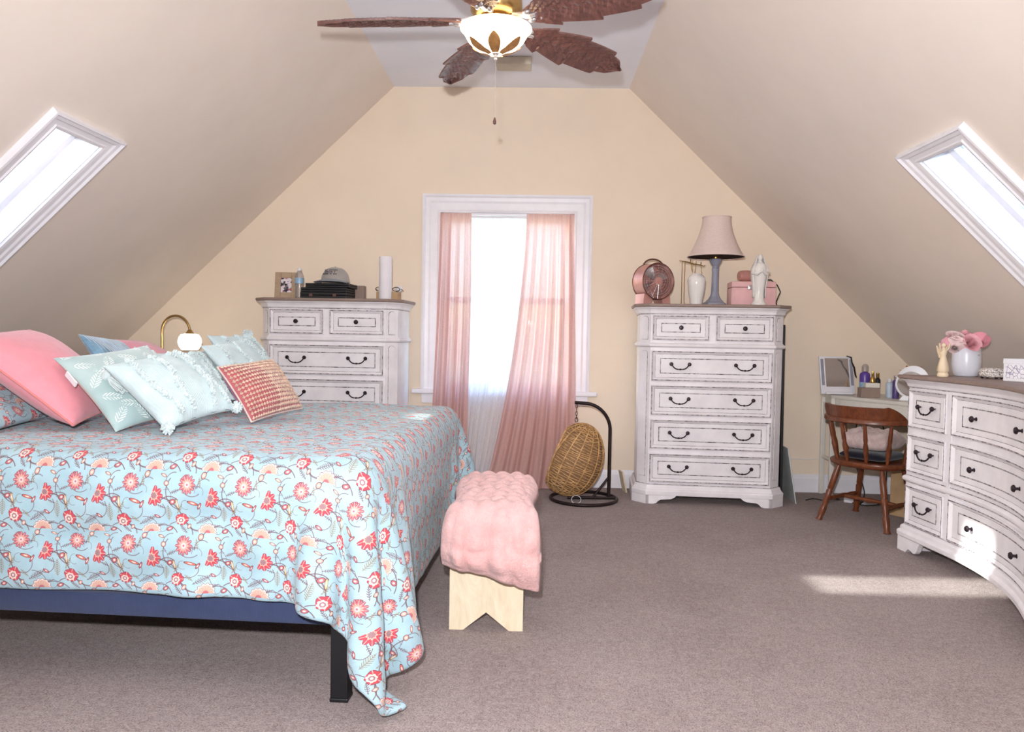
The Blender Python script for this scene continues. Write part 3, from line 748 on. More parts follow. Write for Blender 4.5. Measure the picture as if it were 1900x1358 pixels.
rows_t = [[blanket_pt(i/(NS-1), -1+2*j/(NA-1), True) for j in range(NA)] for i in range(NS)]
rows_b = [[blanket_pt(i/(NS-1), -1+2*j/(NA-1), False) for j in range(NA)] for i in range(NS)]
mb.grid(rows_t); mb.grid([list(reversed(r)) for r in rows_b])
for rows in ([[a, b] for a, b in zip(rows_t[0], rows_b[0])], [[b, a] for a, b in zip(rows_t[-1], rows_b[-1])], [[b[0], a[0]] for a, b in zip(rows_t, rows_b)], [[a[-1], b[-1]] for a, b in zip(rows_t, rows_b)]): mb.grid(rows)
bl = mb.build('plush_blanket', M_BLANKET, None, 180); tag(bl, 'blush pink plush blanket folded over the near end of the bench', 'blanket')

# ------------------------------------------------------------------ panelled furniture
def panel(mb, a0, a1, b0, b1, rings, fn, n=1, back=-.01):
    """concentric rectangles: rings = (inset across, inset up, height, material of the band that leads to it)"""
    loops = []
    def loop(ia, ib, h):
        A0, A1, B0, B1 = a0+ia, a1-ia, b0+ib, b1-ib; pts = []
        for k in range(n): pts.append((A0+(A1-A0)*k/n, B0))
        pts.append((A1, B0))
        for k in range(n): pts.append((A1-(A1-A0)*k/n, B1))
        pts.append((A0, B1))
        return [fn(a, b, h) for a, b in pts]
    allr = [(0, 0, back, 0)]+list(rings); m = 2*n+2
    for ia, ib, h, mi in allr: loops.append(loop(ia, ib, h))
    for k in range(1, len(loops)):
        for j in range(m):
            q = [loops[k-1][j], loops[k-1][(j+1) % m], loops[k][(j+1) % m], loops[k][j]]
            mb.add(q, [(0, 1, 2, 3)], allr[k][3])
    L = loops[-1]
    for k in range(n):
        mb.add([L[k], L[k+1], L[2*n-k], L[(2*n+1-k)]], [(0, 1, 2, 3)], 0)
def drawer_rings(ix, iz, g=.0058):
    return [(0, 0, .012, 0), (.004, .004, .016, 0), (.004+g, .004+g, .0155, 1), (.026, .024, .003, 0), (.028, .026, .003, 1), (.030, .028, .006, 0),
            (ix, iz, .006, 0), (ix, iz, .003, 1), (ix+g, iz+g, .003, 1), (ix+g, iz+g, .006, 1)]
def bail_pull(w=.124, drop=.036):
    mb = MB()
    for s in (-1, 1):
        x = s*w/2
        mb.lathe([(.004, 0), (.004, .012), (.010, .014), (.0135, .019), (.0135, .024), (.009, .029), (0, .030)], 12, (x, 0, 0), M=Matrix.Rotation(PI/2, 4, 'X'))
    P = []
    for k in range(17):
        f = -1+2*k/16; x = f*w/2*.98; z = -drop*(1-abs(f)**3.2)+(.004 if abs(f) > .9 else 0)
        P.append((x, -.020-.006*(1-f*f), z))
    mb.tube(P, [.0042 if abs(-1+2*k/16) > .3 else .0036 for k in range(17)], 7)
    mb.sphere((0, -.026, -drop), (.009, .006, .0065), 10, 6)
    for s in (-1, 1): mb.sphere((s*.020, -.026, -drop+.001), (.006, .005, .005), 8, 6)
    return mb
def knob(r=.0155):
    mb = MB(); mb.lathe([(.010, 0), (.010, .003), (.006, .006), (.006, .016), (r, .022), (r*1.02, .027), (r*.7, .033), (0, .035)], 14, M=Matrix.Rotation(PI/2, 4, 'X')); return mb
ME_PULL = bail_pull(); ME_KNOB = knob()
def share(proto, name, loc, parent, rot=None):
    o = bpy.data.objects.new(name, proto); C.objects.link(o); o.parent = parent; o.location = loc
    if rot is not None: o.rotation_euler = rot
    return o
def proto_mesh(mb, name, m, smooth=40):
    o = mb.build(name, m, None, smooth); me = o.data; bpy.data.objects.remove(o); return me
PULL = proto_mesh(ME_PULL, 'bail_pull', M_IRON); KNOB = proto_mesh(ME_KNOB, 'knob', M_IRON)

def plan_loft(prof, planf, mb, mi=0, cap=True):
    """prof: (z, offset); planf(off)->list of (x,y)"""
    loops = [[(x, y, z) for x, y in planf(o)] for z, o in prof]; n = len(loops[0])
    for a, b in zip(loops, loops[1:]):
        for j in range(n): mb.add([a[j], a[(j+1) % n], b[(j+1) % n], b[j]], [(0, 1, 2, 3)], mi)
    if cap: mb.add(loops[0], [tuple(range(n-1, -1, -1))], mi); mb.add(loops[-1], [tuple(range(n))], mi)

def make_chest(name, loc, rz, label):
    root = empty(name, loc, rz, label, 'chest of drawers', 'matching five row chests')
    HW, Y0, YB_, CT = .492, .038, .475, .072
    def plan(o): return [(-HW-o, YB_), (-HW-o, Y0+CT-o*.4), (-HW+CT-o*.4, Y0-o), (HW-CT+o*.4, Y0-o), (HW+o, Y0+CT-o*.4), (HW+o, YB_)]
    P2 = [M_PAINT, M_GLAZE]
    q = MB(); plan_loft([(.10, 0), (1.345, 0)], plan, q); q.build('body', P2, root)
    q = MB(); plan_loft([(.058, .026), (.062, .032), (.088, .034), (.096, .030), (.100, .022), (.104, .022), (.118, .014), (.128, .012), (.132, .002)], plan, q)
    q.build('base_moulding', P2, root)
    q = MB(); plan_loft([(1.096, .001), (1.100, .010), (1.106, .018), (1.116, .019), (1.124, .013), (1.130, .004), (1.134, .004)], plan, q); q.build('waist_moulding', P2, root)
    q = MB(); plan_loft([(1.330, .002), (1.336, .010), (1.350, .013), (1.362, .020), (1.372, .034), (1.377, .036)], plan, q); q.build('crown_moulding', P2, root)
    q = MB(); plan_loft([(1.377, .034), (1.380, .044), (1.386, .048), (1.396, .048), (1.400, .042)], plan, q); q.build('top', M_TOPWOOD, root)
    # glaze lines where the mouldings meet the body
    for z, o in ((.1335, .004), (1.3285, .003)):
        q = MB(); plan_loft([(z-.0018, o), (z+.0018, o)], plan, q, 1); q.build('glaze_line', P2, root)
    fr = lambda a, b, h: (a, Y0-h, b)
    rows = [(.150, .352), (.386, .592), (.623, .832), (.862, 1.074)]
    for z0, z1 in rows:
        q = MB(); panel(q, -.412, .412, z0, z1, drawer_rings(.060, .052), fr); d = q.build('drawer', P2, root)
        for x in (-.214, .224): share(PULL, 'bail_pull', (x, Y0-.006, (z0+z1)/2+.014), d)
    for x0, x1 in ((-.410, -.020), (.022, .412)):
        q = MB(); panel(q, x0, x1, 1.147, 1.322, drawer_rings(.060, .055), fr); d = q.build('drawer', P2, root)
        share(KNOB, 'knob', ((x0+x1)/2, Y0-.006, 1.236), d)
    # arched panels on the canted corners
    for s in (-1, 1):
        cx, cy = s*(HW-CT/2), Y0+CT/2; t = Vector((1, s*1, 0)).normalized() if s > 0 else Vector((1, -1, 0)).normalized(); nn = Vector((s, -1, 0)).normalized()
        for z0, z1 in ((.185, 1.075), (1.150, 1.315)):
            w = .027; poly = [(-w, z0), (w, z0), (w, z1-.02)]+[(w*math.cos(a), z1-.02+.02*math.sin(a)) for a in np.linspace(.3, PI-.3, 7)]+[(-w, z1-.02)]
            q = MB(); f = lambda a, b, h: Vector((cx, cy, 0))+t*a+nn*h+Vector((0, 0, b))
            q.prism(poly, -.002, .002, f, 1); q.prism([(a*.90, z0+.003+(b-z0)*(1-.006/(z1-z0))) for a, b in poly], .0, .006, f, 0); q.build('corner_panel', P2, root)
    # bracket feet
    for s in (-1, 1):
        q = MB()
        pts = [(s*(HW+.032), YB_), (s*(HW+.032), Y0+CT-.012), (s*(HW-CT+.012), Y0-.032), (s*(HW-CT-.01), Y0-.032), (s*(HW-CT-.01), Y0+.01), (s*(HW-.01), Y0+CT+.02), (s*(HW-.01), YB_)]
        q.prism(pts, .0, .060, lambda a, b, h: (a, b, h))
        ear = [(.0, .060), (.0, .0), (.055, 0), (.075, .006), (.088, .020), (.105, .030), (.14, .033), (.175, .036), (.20, .048), (.212, .060)]
        q.prism([(s*(HW-CT+.012-a), b) for a, b in ear], Y0-.032, Y0-.006, lambda a, b, h: (a, h, b))
        q.build('bracket_foot', P2, root)
    return root
CH_R = (1.239, 5.298, 0); CH_RZ = -.0816
CH_L = (-1.455, 5.300, 0); CH_LZ = -.051
make_chest('tall_chest', CH_R, CH_RZ, 'white distressed tall chest right of the window with a lamp on top')
make_chest('tall_chest', CH_L, CH_LZ, 'white distressed tall chest left of the window, behind the bed')

# ------------------------------------------------------------------ curved dresser on the right
def bow(s):
    a = abs(s); return .30*a*a if a < .435 else .0568+.261*(a-.435)
DR = empty('curved_dresser', (2.125, 3.485, 0), R(-99), 'white distressed dresser with a concave front along the right wall', 'dresser')
def dplan(o):
    S = .80; ss = [-S-o]+list(np.linspace(-S, S, 33))+[S+o]
    fr = [(s, -bow(min(max(s, -S), S))-o) for s in ss]
    return [(-S-o, .44)]+fr+[(S+o, .44)]
P2 = [M_PAINT, M_GLAZE]
q = MB(); plan_loft([(.10, 0), (.935, 0)], dplan, q); q.build('body', P2, DR)
q = MB(); plan_loft([(.078, .024), (.084, .030), (.104, .031), (.112, .026), (.118, .018), (.134, .016), (.142, .010), (.148, .001)], dplan, q); q.build('base_moulding', P2, DR)
q = MB(); plan_loft([(.388, .001), (.392, .010), (.400, .016), (.410, .016), (.418, .010), (.424, .001)], dplan, q); q.build('waist_moulding', P2, DR)
q = MB(); plan_loft([(.915, .001), (.920, .008), (.934, .012), (.944, .020), (.954, .034), (.958, .036)], dplan, q); q.build('crown_moulding', P2, DR)
q = MB(); plan_loft([(.958, .034), (.961, .046), (.966, .050), (.977, .050), (.981, .044)], dplan, q); q.build('top', M_TOPWOOD, DR)
for z, o in ((.149, .0025), (.387, .002), (.425, .002), (.9135, .0025)):
    q = MB(); plan_loft([(z-.0018, o), (z+.0018, o)], dplan, q, 1); q.build('glaze_line', P2, DR)
def dfr(a, b, h):
    e = 1e-3; sl_ = (bow(a+e)-bow(a-e))/(2*e); n = Vector((-sl_, -1, 0)).normalized()
    return Vector((a, -bow(a), b))+n*h
for z0, z1 in ((.155, .372), (.447, .655), (.692, .902)):
    for s0, s1, n, ix in ((-.785, -.462, 4, .058), (-.425, .425, 16, .075), (.462, .785, 4, .058)):
        q = MB(); panel(q, s0, s1, z0, z1, drawer_rings(ix, .054), dfr, n); d = q.build('drawer', P2, DR)
        zc = (z0+z1)/2
        if n == 16:
            for s in (-.235, .235):
                p = dfr(s, zc, .004); e = 1e-3; an = math.atan2(-(bow(s+e)-bow(s-e))/(2*e), 1); share(KNOB, 'knob', p, d, (0, 0, an))
        else:
            s = (s0+s1)/2; p = dfr(s, zc+.016, .004); e = 1e-3; an = math.atan2(-(bow(s+e)-bow(s-e))/(2*e), 1); share(PULL, 'bail_pull', p, d, (0, 0, an))
for s in (-.4435, .4435):                                     # upright between the drawer columns
    q = MB(); q.prism([(s-.013, .150), (s+.013, .150), (s+.013, .912), (s-.013, .912)], -.002, .006, dfr); q.build('stile', P2, DR)
for s in (-1, 1):
    q = MB(); ear = [(.0, .080), (.0, .0), (.075, 0), (.088, .012), (.100, .024), (.115, .020), (.14, .012), (.16, .014), (.175, .030), (.185, .056), (.20, .080)]
    q.prism([(s*(.824-a), b) for a, b in ear], -.004, .022, lambda a, b, h: dfr(a, b, h))
    q.prism([(s*.80, .44), (s*.824, .44), (s*.824, -bow(.8)-.018), (s*.79, -bow(.8)-.016), (s*.79, -bow(.8)+.03)], 0, .080, lambda a, b, h: (a, b, h))
    q.build('bracket_foot', P2, DR)

# ------------------------------------------------------------------ corner desk
desk = empty('corner_desk', (2.2, 5.66, 0), 0, 'ivory corner desk with a slanted drawer front, right of the tall chest', 'desk'); do = Vector(desk.location)
DK = [(2.195, 5.86), (2.195, 5.645), (2.605, 4.80), (2.85, 4.74), (3.00, 4.80), (3.00, 5.86)]
loc2 = lambda a, b, h: (a-do.x, b-do.y, h)
q = MB(); q.prism(DK, .745, .765, loc2); q.build('desk_top', M_DESK, desk)
q = MB(); cxm, cym = 2.65, 5.35
q.prism([(cxm+(a-cxm)*.94, cym+(b-cym)*.95) for a, b in DK], .62, .745, loc2); q.build('drawer_case', M_DESK, desk)
Bp, Cp = Vector((2.195, 5.645, 0)), Vector((2.605, 4.80, 0)); tv = (Cp-Bp).normalized(); nv = Vector((-abs(tv.y), -abs(tv.x), 0)).normalized()
q = MB(); panel(q, .07, .86, .630, .738, [(0, 0, .010, 0), (.003, .003, .012, 0)], lambda a, b, h: Bp+tv*a+nv*(h-.018)+Vector((0, 0, b))-do); dd = q.build('drawer', M_DESK, desk)
q = MB(); q.lathe([(.005, 0), (.005, .008), (.010, .013), (.008, .020), (0, .022)], 10, M=Matrix.Rotation(PI/2, 4, 'X')); kn = q.build('knob', M_CHROME, dd, 40)
kn.location = Bp+tv*.40+nv*(-.006)+Vector((0, 0, .682))-do; kn.rotation_euler = (0, 0, math.atan2(nv.y, nv.x)+PI/2)
for x, y in ((2.200, 5.650), (2.200, 5.832), (2.60, 4.83), (2.95, 4.80), (2.95, 5.81)):
    q = MB(); q.box(x-do.x, x+.034-do.x, y-do.y-.0, y+.026-do.y, 0, .745, bev=.004); q.build('leg', M_DESK, desk)
q = MB(); q.box(.008, .030, 5.67-do.y, 5.835-do.y, .275, .297, bev=.003); q.build('side_stretcher', M_DESK, desk)
q = MB(); q.box(.008, .030, 5.67-do.y, 5.835-do.y, .60, .70, bev=.003); q.build('side_rail', M_DESK, desk)

# ------------------------------------------------------------------ captain's chair
chair = empty('captains_chair', (2.19, 4.945, 0), R(-50.7), 'dark wooden captain\'s chair with turned legs pushed up to the corner desk', 'chair')
SZ = .405
q = MB(); pl = []
for k in range(28):
    a = 2*PI*k/28; r = .225; x = r*1.06*math.copysign(abs(math.cos(a))**.8, math.cos(a)); y = r*.98*math.copysign(abs(math.sin(a))**.8, math.sin(a)); pl.append((x, y))
rows = [[(x*f, y*f, SZ+z) for x, y in pl] for f, z in ((.90, -.038), (.97, -.03), (1., -.015), (.99, -.004), (.95, 0), (.6, -.006), (.05, -.008))]
rows = [r+[r[0]] for r in rows]; q.grid(rows); q.add(rows[0][:-1], [tuple(range(28))]); q.build('seat', M_CHAIRWOOD, chair, 50)
LEGP = [(.012, 0), (.016, .02), (.019, .05), (.021, .08), (.014, .105), (.017, .115), (.0165, .15), (.019, .19), (.0135, .20), (.0175, .21), (.0185, .30), (.014, .36), (.012, .385)]
LEGP = [(r*1.05, z) for r, z in LEGP]
def stick(mb, prof, a, b, n=12):
    a, b = Vector(a), Vector(b); d = b-a; M = d.to_track_quat('Z', 'Y').to_matrix().to_4x4(); L = prof[-1][1]
    mb.lathe([(r, z/L*d.length) for r, z in prof], n, a, M=M)
LEGS = [((-.222, -.215, 0), (-.135, -.135, SZ-.02)), ((.222, -.215, 0), (.135, -.135, SZ-.02)), ((-.21, .225, 0), (-.13, .14, SZ-.02)), ((.21, .225, 0), (.13, .14, SZ-.02))]
for a, b in LEGS:
    q = MB(); stick(q, [(.024, 0), (.021, .006)]+LEGP[1:], a, b); q.build('leg', M_CHAIRWOOD, chair, 50)
mid = lambda i, f: Vector(LEGS[i][0]).lerp(Vector(LEGS[i][1]), f)
STP = [(.008, 0), (.012, .1), (.015, .25), (.011, .33), (.017, .5), (.011, .67), (.015, .75), (.012, .9), (.008, 1)]
for i, j in ((0, 2), (1, 3)):
    q = MB(); stick(q, STP, mid(i, .36), mid(j, .36), 10); q.build('stretcher', M_CHAIRWOOD, chair, 50)
q = MB(); stick(q, STP, mid(0, .36).lerp(mid(2, .36), .5), mid(1, .36).lerp(mid(3, .36), .5), 10); q.build('stretcher', M_CHAIRWOOD, chair, 50)
# bent arm rail (horseshoe) and the crest on its back
def rail(a):                                                  # a: -1 left arm tip .. 1 right arm tip
    th = PI*1.5+a*R(118); return Vector((.275*math.cos(th), .03+.285*math.sin(th)*(1 if math.sin(th) < 0 else 1.0), 0))
RZ = .668
rows = []
for k in range(41):
    a = -1+2*k/40; p = rail(a); dn = (rail(a+.01)-rail(a-.01)).normalized(); o = Vector((dn.y, -dn.x, 0)); w = .026+.012*abs(a)**4; e = .4 if abs(a) > .98 else 1
    rows.append([p+o*x*w*e+Vector((0, 0, RZ+z)) for x, z in ((-1, -.012), (-1, .010), (-.7, .017), (.7, .017), (1, .010), (1, -.012), (.7, -.017), (-.7, -.017), (-1, -.012))])
q = MB(); q.grid(rows); q.add(rows[0][:-1], [tuple(range(8))]); q.add(rows[-1][:-1], [tuple(range(8))]); q.build('arm_rail', M_CHAIRWOOD, chair, 50)
rows = []
for k in range(33):
    a = -.56+1.12*k/32; p = rail(a); dn = (rail(a+.01)-rail(a-.01)).normalized(); o = Vector((dn.y, -dn.x, 0)); f = abs(a)/.56
    ht = .078 if f < .62 else .078*(1-((f-.62)/.38)**1.4)+.006; th = .013
    lean = o*.02
    rows.append([p-o*th+Vector((0, 0, RZ+.012)), p-o*th+lean*(ht/.078)+Vector((0, 0, RZ+.012+ht)), p+o*th+lean*(ht/.078)+Vector((0, 0, RZ+.012+ht)), p+o*th+Vector((0, 0, RZ+.012)), p-o*th+Vector((0, 0, RZ+.012))])
q = MB(); q.grid(rows); q.add(rows[0][:-1], [tuple(range(4))]); q.add(rows[-1][:-1], [tuple(range(4))]); q.build('crest_rail', M_CHAIRWOOD, chair, 40)
SPP = [(.009, 0), (.011, .08), (.014, .25), (.0165, .40), (.011, .52), (.0135, .6), (.012, .8), (.009, 1)]
for a in (-.92, -.66, -.40, -.135, .135, .40, .66, .92):
    p = rail(a); b = Vector((p.x*.80, .0+p.y*.74, SZ-.006)); q = MB(); stick(q, SPP, b, p+Vector((0, 0, RZ-.012)), 10); q.build('spindle', M_CHAIRWOOD, chair, 50)
# cushions on the seat
cm = Matrix.Translation((2.19, 4.945, SZ)) @ Matrix.Rotation(R(-50.7), 4, 'Z')
def soft_block(name, label, cat, m, w, d, h, M, seed, rough=.01, n=20):
    root = empty(name, label=label, cat=cat); root.matrix_world = M; nz = npatch(seed); q = MB()
    us = [math.sin(PI/2*(-1+2*i/(n-1))) for i in range(n)]
    for side in (1, -1):
        q.grid([[Vector((u*w/2, v*d/2, h/2+side*h/2*((1-u**6)*(1-v**6))**.45+(nz(u*2.3, v*2.3)*rough*(1-u**4)*(1-v**4) if side > 0 else 0))) for v in us] for u in us])
    q.build('cover', m, root, 180); return root
soft_block('seat_cushion', 'flat black cushion on the seat of the wooden chair', 'cushion', M_BLACKCLOTH, .30, .29, .055, cm @ Matrix.Translation((0, .02, .002)), 3, .004)
soft_block('folded_throw', 'crumpled pale pink throw on the black seat cushion', 'throw', M_PALECLOTH, .29, .27, .12, cm @ Matrix.Translation((0, .02, .066)), 21, .03, 30)

# ------------------------------------------------------------------ ceiling fan with leaf blades
FX, FY = -.19, 3.45
fan = empty('ceiling_fan', (FX, FY, H), 0, 'ceiling fan with five carved wooden leaf blades and a lit glass bowl', 'ceiling fan')
zf = lambda z: z-H
q = MB(); q.lathe([(.075, zf(H)), (.075, zf(H-.02)), (.05, zf(H-.055)), (.018, zf(H-.07)), (0, zf(H-.07))], 24); q.build('canopy', M_BRASS, fan, 40)
q = MB(); q.lathe([(.013, zf(2.70)), (.013, zf(H-.06))], 12); q.build('downrod', M_BRASS, fan, 40)
q = MB(); q.lathe([(0, zf(2.72)), (.04, zf(2.72)), (.055, zf(2.70)), (.10, zf(2.68)), (.115, zf(2.65)), (.115, zf(2.60)), (.09, zf(2.57)), (.07, zf(2.56)), (.07, zf(2.545)), (.10, zf(2.54)), (.105, zf(2.525)), (0, zf(2.525))], 32); q.build('motor_housing', M_BRASS, fan, 40)
q = MB(); q.lathe([(.02, zf(2.415)), (.055, zf(2.421)), (.095, zf(2.441)), (.125, zf(2.470)), (.140, zf(2.497)), (.152, zf(2.516)), (.160, zf(2.521)), (.158, zf(2.526)), (.10, zf(2.526))], 40); q.build('glass_bowl', M_BOWL, fan, 60)
M_GOLDLEAF = mat('bronzed_gold_leaf', (176, 128, 76), .4, .3, var=.2, vscale=50)
bowl_r = lambda z: np.interp(z, [2.415, 2.421, 2.441, 2.470, 2.497], [.02, .055, .095, .125, .140])
fin = MB(); fin.lathe([(0, zf(2.385)), (.008, zf(2.388)), (.006, zf(2.395)), (.010, zf(2.400)), (.006, zf(2.406)), (.014, zf(2.412)), (.018, zf(2.418)), (0, zf(2.42))], 14); fin_o = fin.build('finial', M_CHROME, fan, 50)
for k in range(6):                                            # metal leaves that clasp the bowl
    a = k*PI/3+.5; q = MB(); rows = []
    for i in range(9):
        f = i/8; z = 2.411+.055*f; r = bowl_r(z)+.006; w = .026*math.sin(PI*min(1, f*.86+.12))**.8+.001
        c = Vector((math.cos(a), math.sin(a), 0)); tt = Vector((-math.sin(a), math.cos(a), 0))
        rows.append([c*(r+.004*abs(s)*0+.003*(1-abs(s)))+tt*w*s+Vector((0, 0, zf(z))) for s in (-1, -.5, 0, .5, 1)])
    q.grid(rows); q.build('bowl_leaf', M_GOLDLEAF, fin_o, 60)
def blade_mesh():
    q = MB(); L0, L1 = .155, .79; NL, NWD = 96, 17; top = []; bot = []
    def width(f):
        w = .112*math.sin(PI*min(1, (f*.93+.045)))**.55
        lobes = .024*(((f*3.4+.25) % 1.0))**1.5-.006 if .10 < f < .95 else 0
        return w+lobes-.006
    for i in range(NL):
        f = i/(NL-1); w = max(.004, width(f)*(1 if f < .9 else max(.03, 1-((f-.9)/.1)**1.2))); rt = []; rb = []
        for j in range(NWD):
            s = -1+2*j/(NWD-1); x = L0+(L1-L0)*f-abs(s)*.0; y = s*w
            vein = .0060*math.sin((f*17-abs(s)*4.2)*2*PI/1.5)*(1-abs(s)**4)*(abs(s) > .1)
            rib = .006*max(0, 1-abs(s)/.10)*(1-f*.6)
            z = -.028*f*f-.012*abs(s)**1.5
            rt.append(Vector((x, y, z+.004+vein*.6+rib))); rb.append(Vector((x, y, z-.004-vein-rib)))
        top.append(rt); bot.append(rb)
    q.grid(top); q.grid([list(reversed(r)) for r in bot])
    q.grid([[a[0], b[0]] for a, b in zip(top, bot)]); q.grid([[b[-1], a[-1]] for a, b in zip(top, bot)]); q.grid([top[0], bot[0]]); q.grid([bot[-1], top[-1]])
    return proto_mesh(q, 'blade', M_BLADE, 50)
BLADE = blade_mesh()
q = MB(); q.tube([(.09, 0, .012), (.13, 0, .004), (.17, 0, -.010), (.21, 0, -.012)], [.013, .012, .014, .010], 10); q.sphere((.175, .028, -.012), (.020, .012, .012), 10, 8); q.sphere((.175, -.028, -.012), (.020, .012, .012), 10, 8)
ARM = proto_mesh(q, 'blade_bracket', M_CHROME, 50)
for ph in (112, 40, -32, -104, 184):
    b = share(BLADE, 'blade', (0, 0, zf(2.555)), fan, (R(-14), 0, R(ph))); share(ARM, 'blade_bracket', (0, 0, 0), b)
q = MB()
q.tube([(0, 0, zf(2.386)), (0, 0, zf(2.135))], .0012, 6); q.build('pull_chain', M_CHROME, fan)
q = MB(); q.lathe([(0, zf(2.102)), (.007, zf(2.106)), (.008, zf(2.115)), (.004, zf(2.130)), (0, zf(2.137))], 12); q.build('chain_pendant', M_BLADE, fan, 50)
q = MB(); q.box(-.12, .12, -.075, .075, -.050, 0, bev=.006); vt = q.build('ceiling_vent', mat('beige_metal', (206, 196, 178), .5), None); vt.location = (-.165, 5.30, H)
tag(vt, 'small beige box fixed to the flat ceiling beyond the fan', 'vent')

# ------------------------------------------------------------------ curtains
q = MB(); q.tube([(WX0+.005, DW-.012, 2.062), (WX1-.005, DW-.012, 2.062)], .008, 10); rod = q.build('curtain_rod', M_WPLAST, None, 50); tag(rod, 'thin white tension rod across the top of the window opening', 'curtain rod')
def curtain(name, label, m, t0, t1, b0, b1, pleats, amp, yoff=0, ztop=2.085, zbot=.012, group=None, sway=0, seed=0, nu=90, nv=48, drop=0):
    g = np.random.default_rng(seed); ph = g.uniform(0, 6.3, 6); q = MB(); rows = []
    for i in range(nu):
        a = i/(nu-1); rw = []
        for j in range(nv):
            f = j/(nv-1); z = ztop+(zbot-ztop)*f
            e = f**1.7
            wob = .022*math.sin(3.1*f+ph[0]+a*2)*f
            x = (t0+(t1-t0)*a)*(1-e)+(b0+(b1-b0)*a)*e+wob+sway*math.sin(PI*f)
            am = amp*(.35+.65*min(1, f*3))*(1 if f > .03 else .5)
            y = DW-.016+yoff-.12*min(1, max(0, (f-.05)/.55))**1.2-.02*max(0, f-.62)
            y -= am*(math.sin(2*PI*pleats*a+ph[1]+1.2*math.sin(2*f+ph[2]))+.45*math.sin(2*PI*pleats*2.3*a+ph[3]+f*1.5))
            if f < .055: y -= .003*math.sin(2*PI*pleats*3.1*a)
            rw.append((x, y, z))
        rows.append(rw)
    q.grid(rows); o = q.build(name, m, None, 180); tag(o, label, 'curtain', group); return o
curtain('pink_curtain', 'narrow dusty pink curtain on the left side of the window', M_PINKCURT, -.725, -.485, -.80, -.46, 3.2, .022, -.030, group='dusty pink curtains', seed=4)
curtain('pink_curtain', 'wide dusty pink curtain on the right side, pooling beside the egg chair', M_PINKCURT, -.065, .295, -.36, .36, 5.3, .022, -.030, group='dusty pink curtains', seed=9)
curtain('sheer_curtain', 'white sheer curtain next to the narrow left pink curtain', M_SHEER, -.50, -.24, -.56, -.42, 4.3, .008, .022, ztop=2.072, group='white sheer curtains', seed=12)
curtain('sheer_curtain', 'white sheer curtain next to the wide right pink curtain', M_SHEER, -.26, -.05, -.47, -.33, 3.7, .006, .046, ztop=2.072, group='white sheer curtains', seed=15)

# ------------------------------------------------------------------ rattan egg chair on its stand
egg = empty('egg_chair', (.380, 5.41, 0), 0, 'small rattan hanging egg chair on a dark curved stand beside the window', 'egg chair')
q = MB(); RR = .235; q.tube([(RR*math.cos(a), RR*math.sin(a), .012) for a in np.linspace(0, 2*PI, 49)[:-1]], .012, 10, closed=True); q.build('base_ring', M_DKMETAL, egg, 50)
q = MB(); q.tube([(-RR*.5, -.0, .014), (RR*.98, .02, .014)], .010, 10); q.build('base_bar', M_DKMETAL, egg, 50)
PX = .180
q = MB(); path = [(PX, .02, .012), (PX, .02, .25), (PX, .02, .45)]+[(PX-.19+.19*math.cos(a), .02-.01*math.sin(a), .50+.19*math.sin(a)) for a in np.linspace(.05, PI/2, 12)]+[(-.075, .0, .694)]
q.tube(path, .0125, 10); q.build('post', M_DKMETAL, egg, 50)
q = MB(); q.tube([(PX, .02, .165), (PX-.115, .005, .016)], .009, 8); q.build('brace', M_DKMETAL, egg, 50)
hx = -.062
for k in range(4):                                            # chain and hook
    q = MB(); z = .668-.026*k; flat = k % 2
    q.tube([(hx+(.006*math.cos(a) if not flat else 0), (.0 if not flat else .006*math.cos(a)), z+.015*math.sin(a)) for a in np.linspace(0, 2*PI, 13)[:-1]], .0022, 6, closed=True); q.build('chain_link', M_DKMETAL, egg, 50)
q = MB(); q.tube([(hx+.010*math.sin(a*1.1), 0, .572-.018*math.cos(a)) for a in np.linspace(-2.6, 2.9, 16)], .0026, 6); q.build('hook', M_DKMETAL, egg, 50)
# shell: an egg cut by a slanted opening that looks up to the left
EC = Vector((-.075, -.01, .292)); tilt = Matrix.Rotation(R(24), 4, 'Y')
def eggp(th, ph, f=1.):                                       # th 0 top..pi bottom
    r = .205*math.sin(th)*(1+.10*math.cos(th)*-1); return EC+(tilt @ Vector((f*r*math.cos(ph), f*r*.92*math.sin(ph), f*.262*math.cos(th))))
cutn = Vector((-.93, .22, .34)).normalized()
inside = lambda p: (p-EC).dot(cutn) < .118
shell = MB(); NT_, NP = 30, 40; P = [[eggp(PI*i/NT_, 2*PI*j/NP, .975) for j in range(NP+1)] for i in range(NT_+1)]
for i in range(NT_):
    for j in range(NP):
        qd = [P[i][j], P[i+1][j], P[i+1][j+1], P[i][j+1]]
        if all(inside(p) for p in qd): shell.add(qd, [(0, 1, 2, 3)])
es = shell.build('lining', M_RATTAN_IN, egg, 180)
wv = MB(); g = np.random.default_rng(5)
for i in range(2, 47):
    th0 = PI*i/48; run = []
    for j in range(61):
        ph = 2*PI*j/60; p = eggp(th0+.022*math.sin(ph*3+i)+g.normal(0, .004), ph, 1+.018*math.cos(ph*8+PI*(i % 2)))
        if inside(p): run.append(p)
        else:
            if len(run) > 2: wv.tube(run, .0036, 5)
            run = []
    if len(run) > 2: wv.tube(run, .0036, 5)
o = wv.build('woven_strands', M_RATTAN, egg, 60); o['kind'] = 'stuff'
for j in range(16):
    ph = 2*PI*j/16; run = [p for p in (eggp(PI*(.03+.94*k/30), ph, 1.02) for k in range(31)) if inside(p)]
    if len(run) > 3: q = MB(); q.tube(run, .0046, 6); q.build('rib', M_RATTAN, egg, 60)
rim = []
